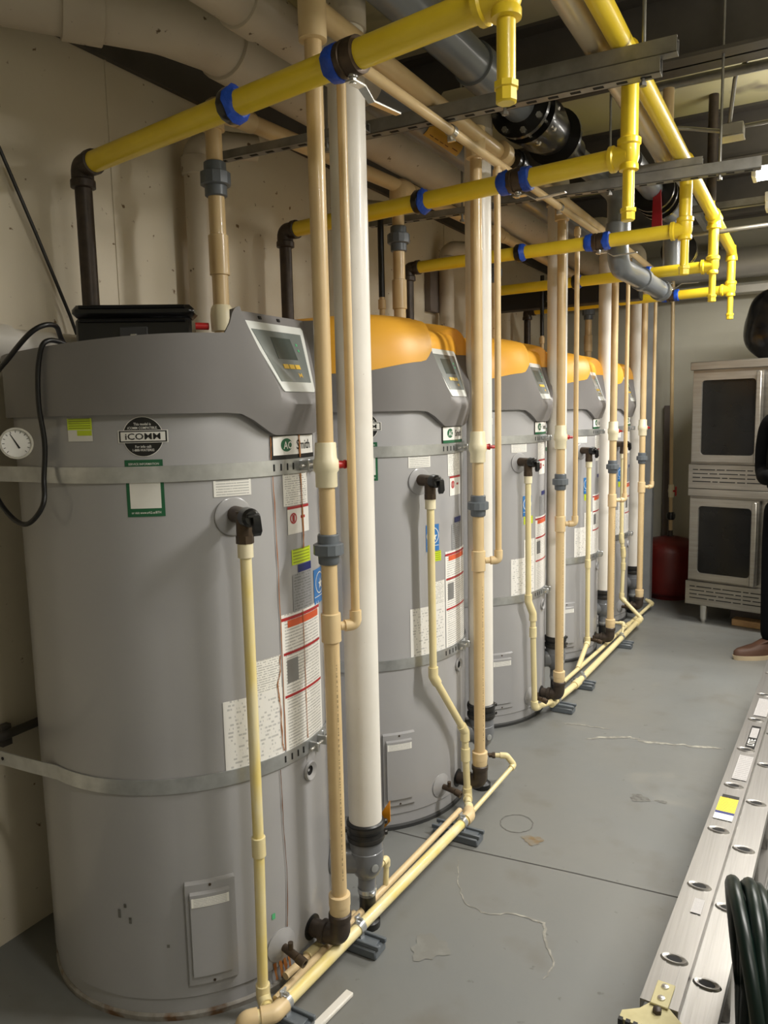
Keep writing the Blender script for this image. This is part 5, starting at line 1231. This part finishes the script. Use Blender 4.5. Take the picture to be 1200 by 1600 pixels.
# ------------------------------------------------------------------ person at the edge of the aisle
def skin_mesh(name, nodes, edges, m, parent, sub=2, root=0):
    me = bpy.data.meshes.new(name); o0 = parent.location
    me.from_pydata([tuple(Vector(p)-o0) for p, r in nodes], edges, [])
    o = bpy.data.objects.new(name, me); COL.objects.link(o); o.parent = parent
    sk = o.modifiers.new('Skin', 'SKIN'); sk.use_smooth_shade = True
    for k, (p, r) in enumerate(nodes):
        sv = me.skin_vertices[0].data[k]; sv.radius = (r if isinstance(r, tuple) else (r, r)); sv.use_root = (k == root)
    sb = o.modifiers.new('Sub', 'SUBSURF'); sb.levels = sub; sb.render_levels = sub
    me.materials.append(MATS[m]); return o
def person():
    base = V(0.962, 3.36, 0); t = thing('person', 'person in black clothes and brown shoes standing beside the ovens', 'person', base)
    # faces the camera side of the aisle, turned a little to the heaters
    fd = V(-0.45, -0.89, 0).normalized(); sd = V(fd.y, -fd.x, 0)     # sd points to the person's right
    if sd.x > 0: sd = -sd
    def Q(s_, f_, z): return base+sd*s_+fd*f_+V(0, 0, z)
    sk = skin_mesh('body', [(Q(0, 0, 1.38), 0.055), (Q(0, 0.0, 1.47), 0.052), (Q(0, 0.02, 1.54), 0.055), (Q(0, 0.025, 1.61), 0.085), (Q(0, 0.02, 1.68), 0.092), (Q(0, 0.015, 1.74), 0.06)], [(0, 1), (1, 2), (2, 3), (3, 4), (4, 5)], 'skin', t)
    MB().lathe(Q(0, 0.105, 1.612), fd*0.6+V(0, 0, -0.5), [(0, 0.01), (0.012, 0.014), (0.024, 0.014), (0.032, 0.006)], 12).build('nose', 'skin', sk)
    for s_ in (-0.033, 0.033):
        MB().lathe(Q(s_, 0.092, 1.640), fd, [(-0.004, 0.006), (0.001, 0.0105), (0.005, 0.0085), (0.007, 0.004)], 14).build('eye', 'eye_white', sk)
        MB().lathe(Q(s_, 0.0975, 1.640), fd, [(0, 0.0052), (0.0025, 0.0045)], 12).build('pupil', 'eye_dark', sk)
        MB().tube([Q(s_-0.017, 0.088, 1.659), Q(s_, 0.0965, 1.663), Q(s_+0.017, 0.088, 1.659)], 0.0042, 8, 0.01).build('eyebrow', 'hair', sk)
    MB().tube([Q(-0.024, 0.096, 1.572), Q(0, 0.106, 1.570), Q(0.024, 0.096, 1.572)], 0.005, 8, 0.01).build('mouth', 'lips', sk)
    for s_ in (-0.09, 0.09): MB().lathe(Q(s_, 0.0, 1.63), sd*s_*10+fd*0.3, [(-0.01, 0.018), (0.004, 0.026), (0.012, 0.024), (0.014, 0.01)], 12).build('ear', 'skin', sk)
    mb = MB(); nu, nv = 24, 10
    for j in range(nv+1):
        v = rad(95)*j/nv
        for k in range(nu):
            u = 2*PI*k/nu; q = Q(0.104*math.sin(v)*math.cos(u), -0.002+0.113*math.sin(v)*math.sin(u)-0.026*(v), 1.662+0.118*math.cos(v)); mb.v.append(q)
    for j in range(nv):
        for k in range(nu): k2 = (k+1) % nu; mb.f.append((j*nu+k, (j+1)*nu+k, (j+1)*nu+k2, j*nu+k2))
    mb.build('hair', 'hair', t)
    skin_mesh('jacket', [(Q(0, 0, 0.95), (0.17, 0.12)), (Q(0, 0, 1.1), (0.165, 0.12)), (Q(0, 0, 1.28), (0.175, 0.125)), (Q(0, 0, 1.42), (0.11, 0.09)), (Q(0, 0.0, 1.47), 0.062),
        (Q(0.175, -0.01, 1.40), 0.062), (Q(0.212, -0.03, 1.23), 0.052), (Q(0.215, -0.045, 1.11), 0.054), (Q(0.13, 0.09, 1.08), 0.048), (Q(0.03, 0.19, 1.11), 0.042),
        (Q(-0.175, -0.01, 1.40), 0.062), (Q(-0.215, -0.03, 1.23), 0.053), (Q(-0.22, -0.045, 1.13), 0.056), (Q(-0.17, 0.1, 1.05), 0.048), (Q(-0.12, 0.2, 1.02), 0.042)],
        [(0, 1), (1, 2), (2, 3), (3, 4), (3, 5), (5, 6), (6, 7), (7, 8), (8, 9), (3, 10), (10, 11), (11, 12), (12, 13), (13, 14)], 'cloth_black', t)
    skin_mesh('trousers', [(Q(0, 0, 1.0), (0.16, 0.115)), (Q(0, 0, 0.9), (0.16, 0.115)), (Q(0.095, 0, 0.82), 0.09), (Q(0.105, 0.01, 0.5), 0.068), (Q(0.11, -0.005, 0.09), 0.062), (Q(-0.095, 0, 0.82), 0.09), (Q(-0.1, 0.01, 0.5), 0.068), (Q(-0.1, -0.01, 0.09), 0.062)],
        [(0, 1), (1, 2), (2, 3), (3, 4), (1, 5), (5, 6), (6, 7)], 'denim', t)
    for s_, tip in ((1, V(0, 0.0, 0)), (-1, V(0, 0, 0))):                    # hands meeting in front
        w_ = Q(0.03, 0.19, 1.11) if s_ > 0 else Q(-0.12, 0.2, 1.02); tip = Q(-0.07, 0.22, 1.12) if s_ > 0 else Q(-0.08, 0.3, 1.01); d = (tip-w_).normalized(); n_ = V(0, 0, 1); s2 = d.cross(n_).normalized()
        nodes = [(w_, 0.026), (w_+d*0.05, (0.036, 0.018)), (w_+d*0.085, (0.036, 0.016))]; ed = [(0, 1), (1, 2)]
        hd = skin_mesh('hand', nodes, ed, 'skin', t)
        for k in range(4):
            b = w_+d*0.09+n_*(0.027-0.018*k); L_ = (0.062, 0.07, 0.066, 0.052)[k]
            skin_mesh('finger', [(b-d*0.015, 0.009), (b+d*L_*0.45+s2*0.004, 0.0085), (b+d*L_*0.75+s2*0.02, 0.008), (b+d*L_*0.8+s2*0.036, 0.007)], [(0, 1), (1, 2), (2, 3)], 'skin', t, 1)
        b = w_+d*0.04+n_*0.03
        skin_mesh('thumb', [(b, 0.011), (b+n_*0.022+d*0.02, 0.010), (b+n_*0.03+d*0.05, 0.0085)], [(0, 1), (1, 2)], 'skin', t, 1)
    for s_, ang in ((1, 28), (-1, -8)):
        a = rad(ang); dirn = (fd*math.cos(a)+sd*math.sin(a)).normalized(); sd2 = V(dirn.y, -dirn.x, 0); o = Q(0.11*s_ if s_ > 0 else -0.1, 0, 0)
        up_, so = MB(), MB(); n = 22
        outl = []
        for k in range(n):
            q = 2*PI*k/n; l = 0.10+0.15*math.cos(q); wd = 0.047*math.sin(q)*(1.0 if math.cos(q) > -0.2 else 0.85); outl.append((l-0.02, wd))
        def lay(mbx, z, sc, dl, fn=None): 
            b = len(mbx.v)
            for l, wd in outl: 
                zz = z if fn is None else fn(l)
                mbx.v.append(o+dirn*((l-0.1)*sc[0]+0.1+dl)+sd2*(wd*sc[1])+V(0, 0, zz))
            return b
        b0 = lay(so, 0.0, (0.97, 0.96), 0); b1 = lay(so, 0.028, (1.03, 1.05), 0); so.join(b0, b1, n); so.f.append(tuple(reversed(range(b0, b0+n)))); so.f.append(tuple(range(b1, b1+n)))
        hgt = lambda f: (lambda l: 0.028+f*(0.062 if l < 0.06 else 0.062-0.02*smooth(0.06, 0.22, l)))
        c0 = lay(up_, 0.027, (1.0, 1.0), 0); c1 = lay(up_, 0, (0.98, 0.96), 0, hgt(0.55)); c2 = lay(up_, 0, (0.88, 0.78), -0.004, hgt(0.9)); c3 = lay(up_, 0, (0.6, 0.55), -0.02, hgt(1.05)); c4 = lay(up_, 0.115, (0.3, 0.75), -0.085)
        for p, q in ((c0, c1), (c1, c2), (c2, c3), (c3, c4)): up_.join(p, q, n)
        up_.f.append(tuple(range(c4, c4+n)))
        sh = up_.build('shoe', 'boot', t, angle=60); so.build('sole', 'sole', sh)
person()
# floor wear with shapes of its own
floor_line('scuff_mark', wob([(0.07, 0.62), (0.12, 0.50), (0.18, 0.42), (0.25, 0.40), (0.34, 0.44), (0.42, 0.44), (0.455, 0.36), (0.50, 0.28), (0.49, 0.22)], 6, 0.004), lambda u: 0.003+0.006*math.exp(-((u-0.65)/0.2)**2), 'scuff')
mb_pts = [(0.163+0.058*math.cos(2*PI*k/40)+random.uniform(-.002, .002), 0.93+0.062*math.sin(2*PI*k/40)+random.uniform(-.002, .002)) for k in range(41)]
floor_line('ring_mark', mb_pts, 0.0035, 'mark_dark')
def patch_floor(name, cx, cy, rx_, ry_, m, seed):
    rnd = random.Random(seed); mb = MB(); mb.v.append(V(cx, cy, 0.0011)); n = 28; ph = rnd.uniform(0, 6)
    for k in range(n):
        a = 2*PI*k/n; q = 1+0.18*math.sin(3*a+ph)+0.12*math.sin(7*a+ph*2)+rnd.uniform(-.06, .06); mb.v.append(V(cx+rx_*q*math.cos(a), cy+ry_*q*math.sin(a), 0.0011))
    for k in range(n): mb.f.append((0, 1+k, 1+(k+1) % n))
    mb.build(name, m, bpy.data.objects['floor'], smooth=False)
patch_floor('pale_patch', 0.17, 0.19, 0.05, 0.055, 'pale_patch', 1)
patch_floor('rust_stain', 0.25, 0.85, 0.035, 0.03, 'stain', 2)
floor_line('scuff_mark', wob([(0.2, 1.78), (0.35, 1.88), (0.45, 1.86), (0.6, 1.9), (0.75, 1.93)], 6, 0.012), lambda u: 0.012+0.012*math.sin(u*9)**2, 'scuff')
floor_line('scuff_mark', wob([(0.06, 1.9), (0.16, 1.92), (0.26, 1.93)], 5, 0.006), 0.008, 'scuff')
patch_floor('dark_mark', 0.52, 1.32, 0.035, 0.03, 'mark_dark', 4)
patch_floor('dark_mark', 0.6, 1.33, 0.022, 0.01, 'mark_dark', 6)
